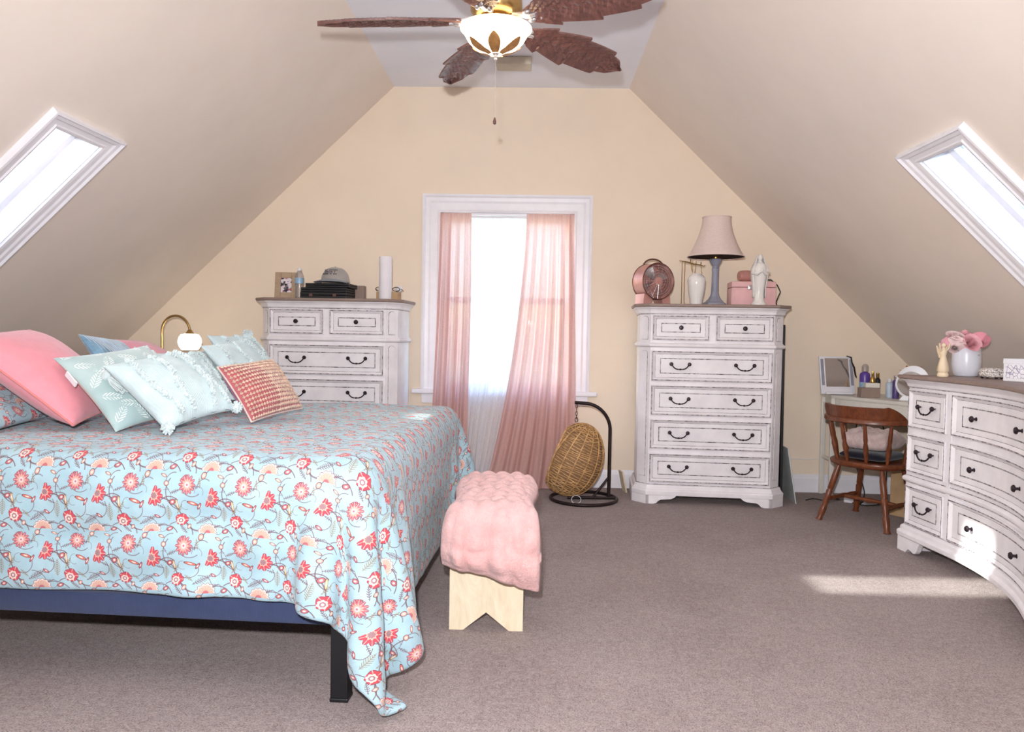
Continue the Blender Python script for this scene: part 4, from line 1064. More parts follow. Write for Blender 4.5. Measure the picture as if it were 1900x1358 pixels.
for k in range(72):                                           # rim along the opening
    a = 2*PI*k/72; e1 = cutn.orthogonal().normalized(); e2 = cutn.cross(e1); d = e1*math.cos(a)+e2*math.sin(a); lo, hi = 0, .4
    inv = tilt.inverted()
    for _ in range(30):
        m_ = (lo+hi)/2; p = inv @ (cutn*.118+d*m_); ct = max(-1, min(1, p.z/.262)); rr = .205*math.sqrt(1-ct*ct)*(1-.10*ct)
        if p.x**2+(p.y/.92)**2 < rr*rr: lo = m_
        else: hi = m_
    rim.append(EC+cutn*.118+d*lo)
q = MB(); q.tube(rim, .008, 8, closed=True); q.build('rim', M_RATTAN, egg, 60)
q = MB(); q.tube([(.033*math.cos(a)-.06, -.135+.01*math.sin(a), .036+.026*math.sin(a)) for a in np.linspace(0, 2*PI, 25)[:-1]], .002, 6, closed=True)
wr = q.build('wire_ring', M_WPLAST, None); wr.location = (.380, 5.41, -.007); tag(wr, 'thin pale wire ring under the rattan egg chair', 'ring')

# ------------------------------------------------------------------ on the right chest (top at z 1.40)
TZ = 1.4005
# copper desk fan
cf = empty('desk_fan', (.850, 5.50, TZ), R(24), 'round copper pink drum fan at the left end of the right chest', 'fan')
Rx = Matrix.Rotation(PI/2, 4, 'X'); FZ = .162; FR = .128
q = MB(); q.lathe([(FR-.004, -.065), (FR, -.068), (FR, .068), (FR-.004, .065), (FR-.004, -.065)], 40, (0, 0, FZ), M=Rx); q.build('drum', M_COPPER, cf, 50)
for y in (-.068, .068):
    q = MB(); q.tube([(FR*math.cos(a), y, FZ+FR*math.sin(a)) for a in np.linspace(0, 2*PI, 41)[:-1]], .004, 8, closed=True); q.build('rim', M_DKCOPPER, cf, 60)
for y in (-.062, .060):
    q = MB()
    for rr in (.035, .055, .075, .095, .112): q.tube([(rr*math.cos(a), y-.010*(1-(rr/FR)**2)*(1 if y < 0 else -1), FZ+rr*math.sin(a)) for a in np.linspace(0, 2*PI, 33)[:-1]], .0013, 5, closed=True)
    for k in range(16):
        a = 2*PI*k/16; q.tube([(.024*math.cos(a), y-.010*(1 if y < 0 else -1), FZ+.024*math.sin(a)), (FR*.98*math.cos(a), y, FZ+FR*.98*math.sin(a))], .0013, 5)
    gr = q.build('grille', M_CHROME, cf)
    q = MB(); q.lathe([(0, -.012), (.030, -.010), (.032, 0), (.026, .006), (0, .006)] if y < 0 else [(0, -.004), (.03, -.004), (.03, .004), (0, .004)], 24, (0, y, FZ), M=Rx.inverted() if y < 0 else Rx); q.build('hub_plate', M_COPPER, gr, 50)
for k in range(4):
    a0 = 2*PI*k/4+.5; q = MB(); rows = []
    for i in range(7):
        r = .02+.085*i/6; rows.append([(r*math.cos(a0+s*(.62-.18*(i/6))), -.012+.030*s, FZ+r*math.sin(a0+s*(.62-.18*(i/6)))) for s in np.linspace(-.6, .6, 6)])
    q.grid(rows); q.build('fan_blade', M_CHROME, cf, 60)
q = MB(); q.tube([(.085*math.cos(a), 0, FZ+FR*.80+.058*math.sin(a)) for a in np.linspace(.25, PI-.25, 15)], .006, 8); q.build('handle', M_DKCOPPER, cf, 60)
for s in (-1, 1):
    q = MB(); q.prism([(s*.035, .050), (s*.105, .072), (s*.112, 0), (s*.052, 0)], -.055, .055, lambda a, b, h: (a, h, b)); q.build('foot', M_COPPER, cf)
# wire jewellery stand
js = empty('jewellery_stand', (1.075, 5.575, TZ), R(8), 'thin gold wire jewellery stand between the copper fan and white vase', 'stand')
q = MB(); q.tube([(.055*math.cos(a)+.045, .03*math.sin(a), .003) for a in np.linspace(0, 2*PI, 25)[:-1]], .0025, 6, closed=True); q.build('base', M_BRASS, js, 60)
for x in (-.008, .012): q = MB(); q.tube([(x, 0, .003), (x*.9, 0, .16), (x*1.1, 0, .315)], .0022, 6); q.build('upright', M_BRASS, js, 60)
q = MB(); q.tube([(-.03, 0, .322), (.0, 0, .318), (.04, 0, .312), (.08, 0, .300), (.12, 0, .296), (.15, -.005, .288), (.165, -.008, .292)], [.003, .004, .005, .005, .004, .003, .002], 7); q.build('branch', M_BRASS, js, 60)
for x, z, dx in ((.05, .312, .012), (.10, .299, -.008), (.128, .294, .01), (.07, .303, .0)): q = MB(); q.tube([(x, 0, z), (x+dx*.5, 0, z+.025), (x+dx, .002, z-.045), (x+dx*1.6, 0, z-.06)], .0022, 5); q.build('twig', M_BRASS, js, 60)
# white vase
q = MB(); q.lathe([(.040, 0), (.043, .003), (.043, .010), (.047, .045), (.057, .095), (.061, .145), (.0635, .170), (.060, .190), (.048, .207), (.034, .216), (.032, .219), (.028, .217), (.036, .20), (.05, .17), (.04, .08), (0, .01)], 36)
vs = q.build('vase', M_WHITECER, None, 60); vs.location = (1.150, 5.46, TZ); tag(vs, 'glossy white bulbous vase beside the slate blue lamp', 'vase')
# table lamp
tl = empty('table_lamp', (1.290, 5.50, TZ), 0, 'table lamp with a pink bell shade and slate blue column', 'lamp')
q = MB(); q.lathe([(.082, 0), (.084, .006), (.082, .016), (.066, .024), (.060, .032), (.046, .046), (.034, .066), (.029, .085), (.0265, .10)], 8); q.build('base', M_SLATE, tl, 30)
q = MB(); q.lathe([(.0265, .10), (.0245, .16), (.024, .24), (.0265, .262), (.022, .266), (.024, .272), (.022, .278), (.030, .292), (.042, .312), (.046, .322), (.040, .330), (.012, .334)], 20); q.build('column', M_SLATE, tl, 40)
q = MB(); q.lathe([(.012, .330), (.013, .36), (.016, .362), (.016, .40), (.008, .402), (.008, .43)], 14); q.build('socket', M_GOLD, tl, 50)
M_SHADE = curtain_mat('blush_lamp_shade', (246, 229, 221), .02, .25)
q = MB(); pr_ = []
for k in range(13):
    f = k/12; r = .099+.099*(1-f)**1.75; pr_.append((r, .345+.280*f))
q.lathe(pr_+[(pr_[-1][0]-.004, .624)]+[(r-.004, z) for r, z in reversed(pr_[:-1])], 8*4, flute=lambda a, z: -.018*(1-abs(math.cos(4*a)))); sh = q.build('lamp_shade', M_SHADE, tl, 40)
for r, z in ((.198, .346), (.100, .624)): q = MB(); q.tube([(r*math.cos(a), r*math.sin(a), z) for a in np.linspace(0, 2*PI, 41)[:-1]], .0035, 6, closed=True); q.build('trim', M_SHADE, sh, 60)
# pink jewellery box
jb = empty('jewellery_box', (1.575, 5.60, TZ), CH_RZ, 'pale pink jewellery box with a silver clasp on the right chest', 'box')
q = MB(); q.box(-.155, .155, -.10, .10, 0, .132, bev=.006); q.build('box_body', M_PINKBOX, jb, 40)
q = MB(); q.box(-.155, .155, -.10, .10, .134, .176, bev=.008); ld = q.build('lid', M_PINKBOX, jb, 40)
q = MB(); q.box(-.042, .0, -.108, -.099, .115, .150, bev=.003); q.build('clasp', M_CHROME, ld, 40)
# copper hair tool on the box with its cord
ht = empty('hair_dryer', (1.553, 5.61, TZ+.1765), R(12), 'rounded copper hair dryer lying on the pink jewellery box', 'hair dryer')
q = MB(); q.lathe([(.0, -.075), (.034, -.07), (.040, -.05), (.044, -.01), (.040, .03), (.030, .06), (.026, .085), (0, .086)], 20, (0, 0, .044), M=Matrix.Rotation(PI/2, 4, 'Y')); q.build('barrel', M_COPPER, ht, 60)
q = MB(); q.tube([(.03, .02, .030), (.06, .05, .022), (.085, .07, .018)], [.020, .018, .015], 10); q.build('handle', M_DKCOPPER, ht, 60)
q = MB(); q.tube([(1.66, 5.66, TZ+.200), (1.725, 5.635, TZ+.200), (1.765, 5.61, TZ+.160), (1.785, 5.595, TZ+.110), (1.765, 5.58, TZ+.075), (1.750, 5.575, TZ+.035), (1.755, 5.57, TZ+.0045)], .004, 7)
q.tube([(1.66, 5.67, TZ+.206), (1.738, 5.65, TZ+.196), (1.760, 5.63, TZ+.12), (1.755, 5.61, TZ+.05), (1.763, 5.595, TZ+.0045)], .004, 7)
cd = q.build('dryer_cord', M_BLACK, None, 60); tag(cd, 'looped black cord hanging down the right side of the pink jewellery box', 'cord')
# robed figurine
fg = empty('robed_figurine', (1.572, 5.395, TZ), 0, 'glossy white porcelain figure of a robed praying woman', 'figurine')
q = MB(); q.lathe([(0, 0), (.050, 0), (.052, .010), (.046, .022), (.040, .030), (.037, .045)], 24); q.build('plinth', M_WHITECER, fg, 50)
def robe(a, z):
    return .05*math.cos(7*a+z*8)*(.5 if z > .2 else 1)
q = MB(); q.lathe([(.037, .042), (.035, .07), (.037, .11), (.044, .16), (.050, .205), (.054, .235), (.052, .262), (.042, .285), (.026, .298), (.015, .306), (.014, .314)], 28, flute=robe)
q.sphere((0, -.005, .332), (.0175, .020, .024), 16, 10)                       # head
q.sphere((0, -.027, .330), (.0035, .005, .005), 6, 6)                        # nose
for s in (-1, 1): q.tube([(s*.040, -.010, .262), (s*.050, -.030, .225), (s*.030, -.050, .215), (s*.006, -.060, .236)], [.015, .016, .013, .009], 10)
q.tube([(0, -.058, .232), (0, -.060, .262)], [.012, .005], 8)                # joined hands
q.build('figure', M_WHITECER, fg, 70)
q = MB(); rows = []
for i in range(13):
    f = i/12; z = .356-.30*f; r = np.interp(z, [.05, .12, .2, .26, .30, .34, .358], [.046, .046, .058, .058, .036, .026, .008])
    rows.append([(r*math.sin(a)*1.02, r*math.cos(a)*1.0+.002, z) for a in np.linspace(-2.15, 2.15, 19)])
q.grid(rows); vl = q.build('veil', M_WHITECER, fg, 180); md = vl.modifiers.new('t', 'SOLIDIFY'); md.thickness = .005
# dark folded board and pale panel in the gap by the right chest
q = MB(); q.box(-.008, .008, 0, .30, 0, 1.27, bev=.003); bd = q.build('black_board', M_BLACK, None); bd.location = (1.803, 5.50, .001); bd.rotation_euler = (0, R(-.6), R(-4)); tag(bd, 'tall thin black board standing against the right side of the right chest', 'board')
q = MB(); q.box(-.004, .004, 0, .34, 0, .40, bev=.002); bd = q.build('glass_panel', mat('pale_frosted_panel', (206, 212, 210), .25, var=.03), None); bd.location = (1.888, 5.43, .001); bd.rotation_euler = (0, R(-9.5), R(-3)); tag(bd, 'small pale panel leaning on the floor right of the right chest', 'panel')
q = MB(); q.box(-.006, .006, -.05, .05, 0, .16, bev=.002); bd = q.build('wood_slat', M_CREAMWOOD, None); bd.location = (.712, 5.735, .001); bd.rotation_euler = (0, R(-12), R(10)); tag(bd, 'short cream wood piece leaning by the left foot of the right chest', 'wood piece')
q = MB(); q.tube([(1.93, DW-.006, .262), (2.05, DW-.008, .256), (2.14, DW-.006, .252), (2.19, 5.868, .262)], .0025, 6); wc = q.build('wall_cable', M_WPLAST, None); tag(wc, 'thin pale cable running along the wall to the corner desk', 'cable')

# ------------------------------------------------------------------ on the left chest
pfm = empty('picture_frame', (-1.798, 5.50, TZ+.0025), R(6), 'small wood picture frame at the left end of the left chest', 'picture frame')
tiltm = Matrix.Rotation(R(-9), 4, 'X')
q = MB(); W2, HH, B = .080, .190, .042
for a0, a1, b0, b1 in ((-W2, -W2+B, 0, HH), (W2-B, W2, 0, HH), (-W2+B, W2-B, 0, B), (-W2+B, W2-B, HH-B, HH)): q.box(a0, a1, -.010, .010, b0, b1, M=tiltm, bev=.003)
q.build('frame', M_OAK, pfm)
def photo_mat():
    m, t, b = new_mat('blurred_snapshot'); nz = t.noise(26, 2, t.co()); c = t.mix(t.ramp(nz, .42, .5), lin((46, 40, 52)), lin((224, 214, 220)))
    t.l.new(t.mix(t.ramp(t.noise(40, 1, t.co()), .58, .64), c, lin((190, 90, 110))), b.inputs['Base Color']); b.inputs['Roughness'].default_value = .2; return m
q = MB(); q.box(-W2+B-.003, W2-B+.003, -.004, .004, B-.003, HH-B+.003, M=tiltm); q.build('photo', photo_mat(), pfm)
q = MB(); q.box(-.02, .02, .004, .010, 0, .15, M=Matrix.Translation((0, .07, .002)) @ Matrix.Rotation(R(20), 4, 'X')); q.build('easel', M_OAK, pfm)
wb = empty('water_bottle', (-1.690, 5.47, TZ), 0, 'clear plastic water bottle with a blue and white label', 'bottle')
q = MB(); q.lathe([(.020, .002), (.029, .006), (.031, .02), (.028, .04), (.031, .06), (.028, .078), (.031, .095), (.031, .105)]+[(.031, .15), (.030, .162), (.022, .185), (.014, .198), (.012, .204)], 24); q.build('bottle_body', M_BOTTLE, wb, 50)
M_LBL = mat('blue_white_label', (150, 186, 214), .4, var=.25, vscale=30)
q = MB(); q.lathe([(.0316, .108), (.0316, .148)], 24); q.build('label', M_LBL, wb, 50)
q = MB(); q.lathe([(.0145, .200), (.015, .202), (.015, .214), (.013, .217), (0, .217)], 20); q.build('cap', M_WPLAST, wb, 40)
for k, (w, d, h, x, z, l) in enumerate(((.335, .22, .042, -1.475, 0, 'bottom'), (.330, .22, .032, -1.473, .043, 'middle'), (.315, .21, .030, -1.450, .076, 'top'))):
    cs = empty('black_case', (x, 5.45, TZ+z), CH_LZ, 'flat black case, the %s one in the stack under the cap' % l, 'case', 'black cases on the left chest')
    q = MB(); q.box(-w/2, w/2, -d/2, d/2, 0, h*.48, bev=.004); q.build('case_base', M_BLACK, cs)
    q = MB(); q.box(-w/2, w/2, -d/2, d/2, h*.5, h, bev=.004); q.build('case_lid', M_BLACK, cs)
    if k == 0:
        for s in (-.09, .08): q = MB(); q.box(s-.012, s+.012, -d/2-.003, -d/2+.003, h*.3, h*.75, bev=.001); q.build('latch', mat('brown_latch', (96, 62, 56), .5), cs)
q = MB(); q.box(-.20, .20, -.03, .03, 0, .105, bev=.003); bb = q.build('brown_box', M_TAUPE, None); bb.location = (-1.440, 5.600, TZ); bb.rotation_euler = (0, 0, CH_LZ); tag(bb, 'taupe cardboard box standing behind the stack of black cases', 'box')
cp = empty('baseball_cap', (-1.425, 5.455, TZ+.1105), R(-14), 'grey baseball cap with dark lettering on top of the black cases', 'cap')
M_CAP = fabric('grey_cap_twill', (168, 162, 156), var=.06); M_BRIM = fabric('slate_brim_twill', (116, 122, 134), var=.08)
q = MB(); rows = []
for i in range(13):
    f = i/12; th = f*PI/2
    rows.append([(.098*math.cos(th)**.8*math.cos(a) if f < 1 else 0, .108*math.cos(th)**.8*math.sin(a) if f < 1 else 0, .008+.108*math.sin(th)**.9) for a in np.linspace(0, 2*PI, 41)])
q.grid(rows); q.build('crown', M_CAP, cp, 180)
q = MB(); rows = []
for i in range(9):
    f = i/8; rows.append([((.098+.062*f*math.sin(a)**.8)*math.cos(PI+a)*(1), -(.104*math.sin(a)+.075*f*math.sin(a)**.9), .012-.010*f*1+.020*math.sin(a)*(1-.55*f)-.003) for a in np.linspace(.12, PI-.12, 21)])
q.grid(rows); br = q.build('brim', M_BRIM, cp, 180); md = br.modifiers.new('t', 'SOLIDIFY'); md.thickness = .003
q = MB(); q.sphere((0, 0, .118), (.007, .007, .004), 10, 6); q.build('top_button', M_CAP, cp, 60)
g = np.random.default_rng(8)
M_INK = mat('dark_embroidery', (60, 60, 72), .8)
q = MB()
for z, n, w0 in ((.090, 12, .046), (.076, 10, .038), (.062, 14, .050)):       # three lines of small dark embroidery, too blurred to read
    for k in range(n):
        if g.random() < .12: continue
        x = -w0+2*w0*k/(n-1); th = math.asin(min(1, ((z-.008)/.108)**(1/.9))); rr = math.cos(th)**.8; a = -math.sqrt(max(0, 1-(x/(.098*rr))**2))
        y = .108*rr*a; hh = g.uniform(.003, .005); q.box(x-.0026, x+.0026, y-.0035, y+.0015, z-hh, z+hh)
q.build('lettering', M_INK, cp)
q = MB(); q.lathe([(.018, 0), (.044, 0), (.0455, .003), (.0455, .302), (.044, .305), (.018, .305), (.017, .29), (.017, .01)], 36); ro = q.build('paper_roll', mat('white_paper', (232, 228, 232), .9, var=.02, bump=.2, bscale=90), None, 50); ro.location = (-1.060, 5.43, TZ); tag(ro, 'tall white paper towel roll at the right end of the left chest', 'paper roll')
q = MB(); q.box(-.080, .080, -.05, .05, 0, .062, bev=.004); ob = q.build('tan_box', M_KRAFT, None); ob.location = (-1.062, 5.575, TZ); ob.rotation_euler = (0, 0, -.1); tag(ob, 'low tan box behind the white paper roll', 'box')
sg = empty('sunglasses', (-1.06, 5.565, TZ+.0625), 0, 'thin dark sunglasses lying on the tan box behind the paper roll', 'sunglasses')
for s in (-1, 1): q = MB(); q.tube([(s*.062+.026*math.cos(a), -.045, .018+.014*math.sin(a)) for a in np.linspace(0, 2*PI, 21)[:-1]], .0028, 6, closed=True); q.build('lens_rim', M_BLACK, sg, 60); q = MB(); q.tube([(s*.088, -.045, .022), (s*.092, .01, .022), (s*.098, .06, .012)], .002, 6); q.build('temple_arm', M_BLACK, sg, 60)
q = MB(); q.tube([(-.036, -.045, .022), (0, -.046, .026), (.036, -.045, .022)], .0024, 6); q.build('bridge', M_BLACK, sg, 60)
q = MB(); rows = []
q.sphere((0, 0, .024), (.026, .024, .024), 14, 10); bo_ = q.build('white_ball', M_WPLAST, None, 60); bo_.location = (-.992, 5.60, TZ+.063); tag(bo_, 'small white round object on the tan box beside the paper roll', 'ball')

# ------------------------------------------------------------------ on the curved dresser (top z .981)
DZ = .9815
ag = empty('angel_figurine', (2.20, 4.15, DZ), R(20), 'cream figurine with raised arms in front of the rose vase', 'figurine')
q = MB(); q.lathe([(0, 0), (.026, 0), (.029, .006), (.027, .016), (.022, .022), (.029, .030), (.026, .05), (.021, .075), (.015, .10), (.012, .112), (.016, .125), (.017, .138), (.009, .148), (.007, .155)], 20, flute=lambda a, z: .06*math.cos(6*a) if .02 < z < .1 else 0); q.sphere((0, 0, .166), (.012, .012, .014), 12, 8); q.build('figure', M_CREAMCER, ag, 60)
for s in (-1, 1): q = MB(); q.tube([(s*.013, 0, .138), (s*.030, -.004, .150), (s*.036, -.006, .178)], [.006, .005, .004], 8); q.build('arm', M_CREAMCER, ag, 60)
q = MB()
for s in (-1, 1): q.prism([(s*.004, .135), (s*.02, .145), (s*.038, .165), (s*.03, .13), (s*.018, .10), (s*.005, .11)], .008, .014, lambda a, b, h: (a, h, b))
q.build('wings', M_CREAMCER, ag)
rv = empty('rose_vase', (2.370, 4.235, DZ), 0, 'white ribbed pot holding pink artificial roses', 'vase')
q = MB(); q.lathe([(0, 0), (.050, 0), (.058, .006), (.068, .04), (.072, .08), (.070, .12), (.066, .150), (.062, .158), (.058, .156), (.060, .14), (.05, .02), (0, .015)], 40, flute=lambda a, z: .008*math.sin(z*520)); q.build('pot', M_LAVCER, rv, 60)
def rose_mesh(name, m, seed):
    g = np.random.default_rng(seed); q = MB()
    for k in range(17):
        a = k*2.4; f = k/16; r = .004+.030*f; tl_ = .15+.75*f; w = .016+.018*f; hgt = .040-.008*f; rows = []
        for i in range(5):
            v = i/4; rr = r*(.5+.5*v)+.016*f*v*v; zz = hgt*v*(1-.25*f*v)-.008*f
            rows.append([(math.cos(a+s*w/max(r, .012))*rr, math.sin(a+s*w/max(r, .012))*rr, zz*(1-.12*s*s)) for s in np.linspace(-1, 1, 6)])
        q.grid(rows)
    return proto_mesh(q, name, m, 180)
ROSES = [rose_mesh('rose', mat('pink_petals', (246, 184, 194), .7, var=.10), 1), rose_mesh('rose', mat('pale_pink_petals', (240, 214, 214), .7, var=.08), 2), rose_mesh('rose', mat('deep_pink_petals', (240, 158, 172), .7, var=.1), 3)]
LEAFM = mat('dull_green_leaf', (120, 132, 110), .7)
for k, (x, y, z, i, rx, ry) in enumerate(((-.015, -.055, .182, 0, 60, 10), (-.075, -.02, .205, 1, 20, -30), (.055, -.02, .195, 2, 40, 45), (-.085, -.04, .165, 1, 50, -50), (.0, .03, .215, 0, -5, 0), (-.095, .0, .180, 0, 20, -60), (.035, .04, .19, 2, -25, 30))):
    st = MB(); st.tube([(x*.3, y*.3, .10), (x*.8, y*.8, z-.02), (x, y, z)], .0025, 5); s_ = st.build('flower_stem', LEAFM, rv); share(ROSES[i], 'rose', (x, y, z-.005), s_, (R(rx), R(ry), k)).scale = (1.15, 1.15, 1.15)
for k, (x, y, z, a) in enumerate(((.03, -.02, .24, .4), (.07, .0, .165, -.8), (-.04, -.05, .155, 2.5), (.05, -.05, .160, -1.6))):
    q = MB(); d = Vector((math.cos(a), math.sin(a), .5)).normalized(); sd = d.cross(Vector((0, 0, 1))).normalized(); b0 = Vector((x*.5, y*.5, z-.05))
    q.grid([[b0+d*.06*f+sd*.014*math.sin(PI*f)*s+Vector((0, 0, -.02*f*f)) for s in (-1, 0, 1)] for f in np.linspace(0, 1, 7)]); q.build('leaf', LEAFM, rv, 180)
tb = empty('trinket_box', (2.365, 3.99, DZ), R(-60), 'small oval ornate white trinket box with dark scrolls', 'trinket box')
def scroll_mat():
    m, t, b = new_mat('white_enamel_dark_scrolls'); nz = t.noise(55, 2, t.co(), .5, 2.5)
    t.l.new(t.mix(t.ramp(t.m('ABSOLUTE', t.m('SUBTRACT', nz, .5)), .02, .05), lin((58, 52, 60)), lin((232, 224, 216))), b.inputs['Base Color']); b.inputs['Roughness'].default_value = .3; return m
SCR = scroll_mat(); S8 = Matrix.Diagonal((1.25, .85, 1, 1))
q = MB(); q.lathe([(0, .008), (.040, .008), (.050, .016), (.052, .028), (.048, .034)], 32, M=S8, flute=lambda a, z: .04*math.cos(8*a)); q.build('box_body', SCR, tb, 60)
q = MB(); q.lathe([(.053, .035), (.054, .040), (.046, .050), (.028, .056), (0, .058)], 32, M=S8, flute=lambda a, z: .04*math.cos(8*a)); q.build('lid', SCR, tb, 60)
for k in range(4): a = PI/4+k*PI/2; q = MB(); q.sphere((.050*math.cos(a), .034*math.sin(a), .006), (.008, .008, .006), 8, 6); q.build('foot', M_IRON, tb, 60)
wbx = empty('white_box', (2.36, 3.72, DZ), R(-75), 'white box with a lilac grey flower motif at the right edge', 'box')
q = MB(); q.box(-.075, .075, -.05, .05, 0, .108, bev=.004); q.build('box_body', M_WPLAST, wbx)
q = MB(); q.box(-.0765, .0765, -.0515, .0515, .085, .110, bev=.003); q.build('lid', M_WPLAST, wbx)
def motif_mat():
    m, t, b = new_mat('lilac_flower_print'); v = t.n('ShaderNodeTexVoronoi', feature='DISTANCE_TO_EDGE'); v.inputs['Scale'].default_value = 48; t.l.new(t.co(), v.inputs['Vector'])
    t.l.new(t.mix(t.ramp(v.outputs[0], .03, .09), lin((150, 146, 172)), lin((236, 233, 238))), b.inputs['Base Color']); return m
q = MB(); q.box(-.058, .058, -.0525, -.0495, .015, .080); q.build('front_print', motif_mat(), wbx)

# ------------------------------------------------------------------ on the corner desk (top z .765)
KZT = .7655
vm = empty('vanity_mirror', (2.255, 5.68, KZT+.004), R(4), 'white upright vanity mirror with grey light strips at both sides', 'mirror')
tm = Matrix.Rotation(R(-13), 4, 'X')
q = MB(); q.box(-.128, .128, -.012, .012, 0, .285, M=tm, bev=.008); q.build('frame', M_WPLAST, vm, 40)
q = MB(); q.box(-.088, .088, -.0145, -.011, .055, .268, M=tm); q.build('mirror_pane', M_MIRROR, vm)
for s in (-1, 1): q = MB(); q.box(s*.109-.011, s*.109+.011, -.0155, -.011, .065, .262, M=tm, bev=.004); q.build('light_strip', mat('grey_diffuser', (150, 152, 164), .4), vm)
q = MB(); q.box(-.10, .10, -.03, .06, 0, .02, bev=.006); q.build('stand', M_WPLAST, vm)
q = MB(); q.tube([(.045, -.02, .288), (.075, -.030, .278), (.082, -.032, .24), (.10, -.03, .205), (.112, -.03, .15), (.122, -.028, .13)], [.004, .006, .005, .007, .006, .003], 7); hc = q.build('glasses_strap', M_DKMETAL, None, 60); hc.matrix_world = Matrix.Translation((2.255, 5.68, KZT)) @ Matrix.Rotation(R(4), 4, 'Z'); tag(hc, 'thin dark strap hung over the right corner of the vanity mirror', 'strap')
def bottle(name, label, loc, prof, m, capprof, cm_, group='small bottles on the corner desk'):
    r = empty(name, loc, 0, label, 'bottle', group); q = MB(); q.lathe(prof, 20); q.build('bottle_body', m, r, 50); q = MB(); q.lathe(capprof, 16); q.build('cap', cm_, r, 50); return r
b1 = bottle('spray_bottle', 'tall purple bottle with a clear cap beside the vanity mirror', (2.432, 5.645, KZT), [(0, 0), (.033, 0), (.036, .006), (.036, .150), (.032, .165), (.016, .176)], M_PURPLE, [(.018, .177), (.024, .179), (.024, .215), (.012, .232), (0, .234)], M_BOTTLE)
q = MB(); q.lathe([(.0364, .04), (.0364, .10)], 20); q.build('label', M_LBL, b1, 50)
bottle('perfume_bottle', 'gold tapered perfume bottle standing on the stacked boxes', (2.462, 5.545, KZT+.105), [(0, 0), (.019, 0), (.020, .004), (.018, .030), (.010, .045)], M_GOLD, [(.009, .046), (.010, .048), (.006, .085), (0, .088)], M_GOLD)
bottle('dark_bottle', 'small dark bottle behind the gold perfume bottle', (2.505, 5.60, KZT), [(0, 0), (.018, 0), (.019, .004), (.019, .12), (.010, .135)], M_BLACK, [(.010, .136), (.011, .138), (.011, .17), (0, .172)], M_GOLD)
bottle('pale_bottle', 'short pale blue bottle left of the slim violet one', (2.545, 5.50, KZT), [(0, 0), (.022, 0), (.024, .004), (.024, .10), (.014, .11)], mat('pale_blue_plastic', (196, 210, 226), .35), [(.014, .111), (.015, .113), (.015, .135), (0, .136)], M_WPLAST)
bottle('violet_bottle', 'slim dark violet bottle touching the round mirror', (2.555, 5.425, KZT), [(0, 0), (.021, 0), (.022, .004), (.022, .12), (.014, .132)], mat('dark_violet_plastic', (86, 66, 124), .35), [(.014, .133), (.015, .135), (.015, .160), (0, .161)], M_CHROME)
q = MB(); q.box(-.065, .065, -.04, .04, 0, .068, bev=.003); o = q.build('small_box', M_TAUPE, None); o.location = (2.400, 5.50, KZT); o.rotation_euler = (0, 0, R(-4)); tag(o, 'taupe box on the desk in front of the purple bottle', 'box')
q = MB(); q.box(-.048, .048, -.032, .032, 0, .034, bev=.003); o = q.build('small_box', M_DESK, None); o.location = (2.425, 5.515, KZT+.0685); o.rotation_euler = (0, 0, R(-8)); tag(o, 'small ivory box lying on top of the taupe box', 'box')
# move the gold perfume bottle onto the ivory box
bpy.data.objects['perfume_bottle'].location = (2.432, 5.515, KZT+.103)
rm = empty('round_mirror', (2.585, 5.27, KZT), R(-30), 'round makeup mirror with a white crescent rim on the corner desk', 'mirror')
MR, MZ = .098, .112
q = MB(); q.lathe([(0, .0), (MR*.88, .0), (MR*.9, -.004)], 36, (0, -.010, MZ), M=Matrix.Rotation(PI/2, 4, 'X') ); q.build('mirror_pane', M_MIRROR, rm, 40)
q = MB(); rows = []
for k in range(49):
    a = 2*PI*k/48; w = .012+.030*max(0, math.cos(a-R(70)))**1.5
    c = Vector((math.cos(a), 0, math.sin(a)))
    rows.append([c*(MR*.87)+Vector((0, y, MZ)) for y in (-.016,)]+[c*(MR*.87+w)+Vector((0, -.012, MZ)), c*(MR*.87+w)+Vector((0, .010, MZ)), c*(MR*.87)+Vector((0, .012, MZ)), c*(MR*.87)+Vector((0, -.016, MZ))])
q.grid(rows); q.build('rim', M_WPLAST, rm, 40)
q = MB(); q.prism([(-.07, 0), (.07, 0), (.05, .03), (-.05, .03)], -.03, .06, lambda a, b, h: (a, h, b)); q.build('stand', M_WPLAST, rm)
ow = empty('orange_flower', (2.66, 5.45, KZT), 0, 'orange artificial flower sprig behind the round mirror', 'flower')
q = MB(); q.lathe([(0, 0), (.02, 0), (.022, .004), (.020, .10), (.014, .12)], 14); q.build('small_vase', M_WHITECER, ow, 50)
ORG = mat('orange_petal', (206, 116, 62), .7, var=.15)
for k in range(9):
    a = k*2.4; L = .05+.035*(k % 3)/2; d = Vector((math.cos(a), .5*math.sin(a), .35+.3*(k % 2))).normalized(); sd = d.cross(Vector((0, 0, 1))).normalized(); b0 = Vector((0, 0, .175))
    q = MB(); q.grid([[b0+d*L*1.3*f+sd*.014*math.sin(PI*f)**.7*s for s in (-1, 0, 1)] for f in np.linspace(0, 1, 6)]); q.build('petal', ORG, ow, 180)
q = MB(); q.tube([(0, 0, .10), (0, 0, .18)], .002, 5); q.build('stem', LEAFM, ow)
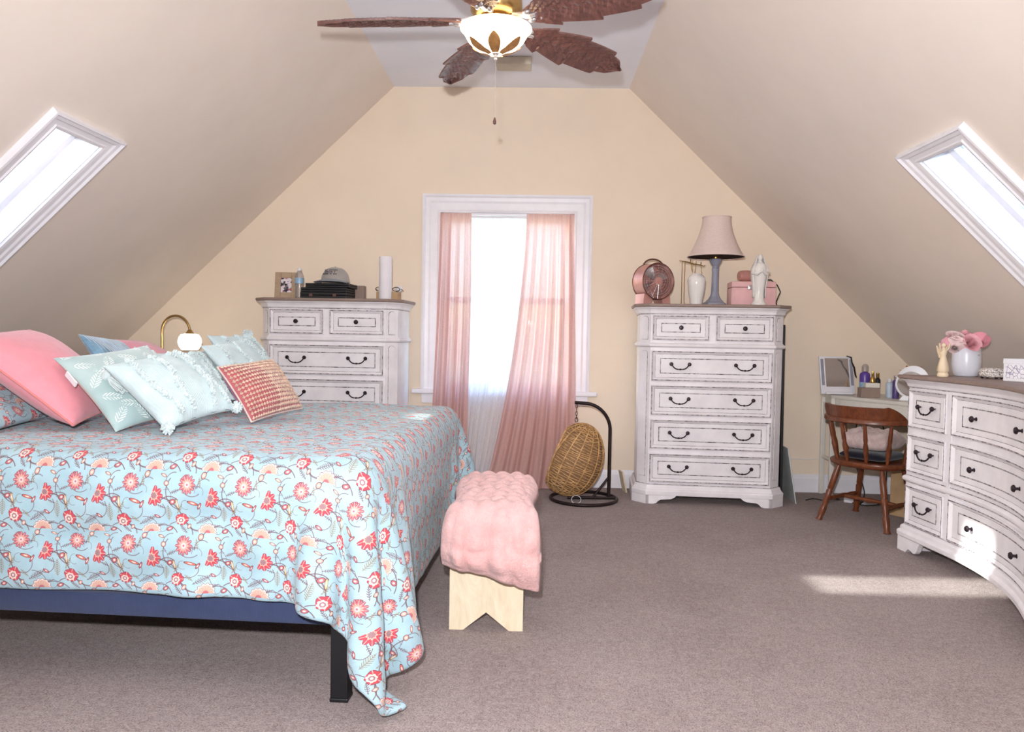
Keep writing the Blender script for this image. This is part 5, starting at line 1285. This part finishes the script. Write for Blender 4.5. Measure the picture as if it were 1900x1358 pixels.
# under the desk: carton, power strip, cables
q = MB(); q.box(-.15, .15, -.14, .14, 0, .38, bev=.004); o = q.build('carton', M_KRAFT, None); o.location = (2.62, 5.12, 0); o.rotation_euler = (0, 0, R(30)); tag(o, 'brown cardboard carton on the floor under the corner desk', 'carton')
q = MB(); q.box(-.11, .11, -.025, .025, 0, .035, bev=.006); o = q.build('power_strip', M_WPLAST, None, 40); o.location = (2.37, 5.50, 0); o.rotation_euler = (0, 0, R(-25)); tag(o, 'white power strip on the carpet under the corner desk', 'power strip')
g = np.random.default_rng(31)
for k, (p, lab) in enumerate((([(2.35, 5.55, .61), (2.31, 5.50, .35), (2.36, 5.42, .10), (2.30, 5.38, .012), (2.40, 5.47, .045)], 'black cable hanging from the left part of the desk to the power strip'),
                              ([(2.48, 5.45, .61), (2.50, 5.40, .30), (2.46, 5.36, .06), (2.38, 5.40, .008), (2.30, 5.47, .01)], 'black cable hanging just left of the carton'),
                              ([(2.00, 5.55, .006), (2.07, 5.60, .007), (2.13, 5.56, .006), (2.20, 5.60, .008), (2.25, 5.575, .012)], 'dark cable lying on the carpet by the desk leg'))):
    pts = [Vector(a) for a in p]; path = []
    for i in range(len(pts)-1):
        p0, p1, p2, p3 = pts[max(0, i-1)], pts[i], pts[i+1], pts[min(len(pts)-1, i+2)]
        for t_ in np.linspace(0, 1, 8, endpoint=False): path.append(.5*((2*p1)+(-p0+p2)*t_+(2*p0-5*p1+4*p2-p3)*t_**2+(-p0+3*p1-3*p2+p3)*t_**3))
    path.append(pts[-1]); q = MB(); q.tube(path, .004, 6); o = q.build('cable', M_BLACK, None, 60); tag(o, lab, 'cable', 'cables under the desk')

# ------------------------------------------------------------------ brass lamp behind the bed
bl_ = empty('floor_lamp', (-2.66, 5.40, 0), 0, 'brass gooseneck lamp with a lit scalloped glass shade behind the pillows', 'lamp')
q = MB(); q.lathe([(0, 0), (.12, 0), (.122, .008), (.10, .018), (.03, .026), (.012, .04)], 28); q.build('base', M_BRASS, bl_, 50)
q = MB(); q.tube([(0, 0, .03), (0, 0, 1.13)]+[(.101-.101*math.cos(a), 0, 1.15+.112*math.sin(a)) for a in np.linspace(.1, PI-.1, 15)], .0085, 10); q.build('gooseneck', M_BRASS, bl_, 60)
q = MB(); q.lathe([(.010, 1.165), (.014, 1.16), (.030, 1.135), (.032, 1.130), (0, 1.130)], 18, (.203, 0, 0)); q.build('socket_cap', M_BRASS, bl_, 50)
q = MB(); q.lathe([(.034, 1.134), (.058, 1.128), (.072, 1.105), (.078, 1.075), (.070, 1.045), (.056, 1.022), (.05, 1.018)], 40, (.203, 0, 0), flute=lambda a, z: .06*abs(math.cos(5*a))); q.build('glass_shade', M_LILSHADE, bl_, 60)
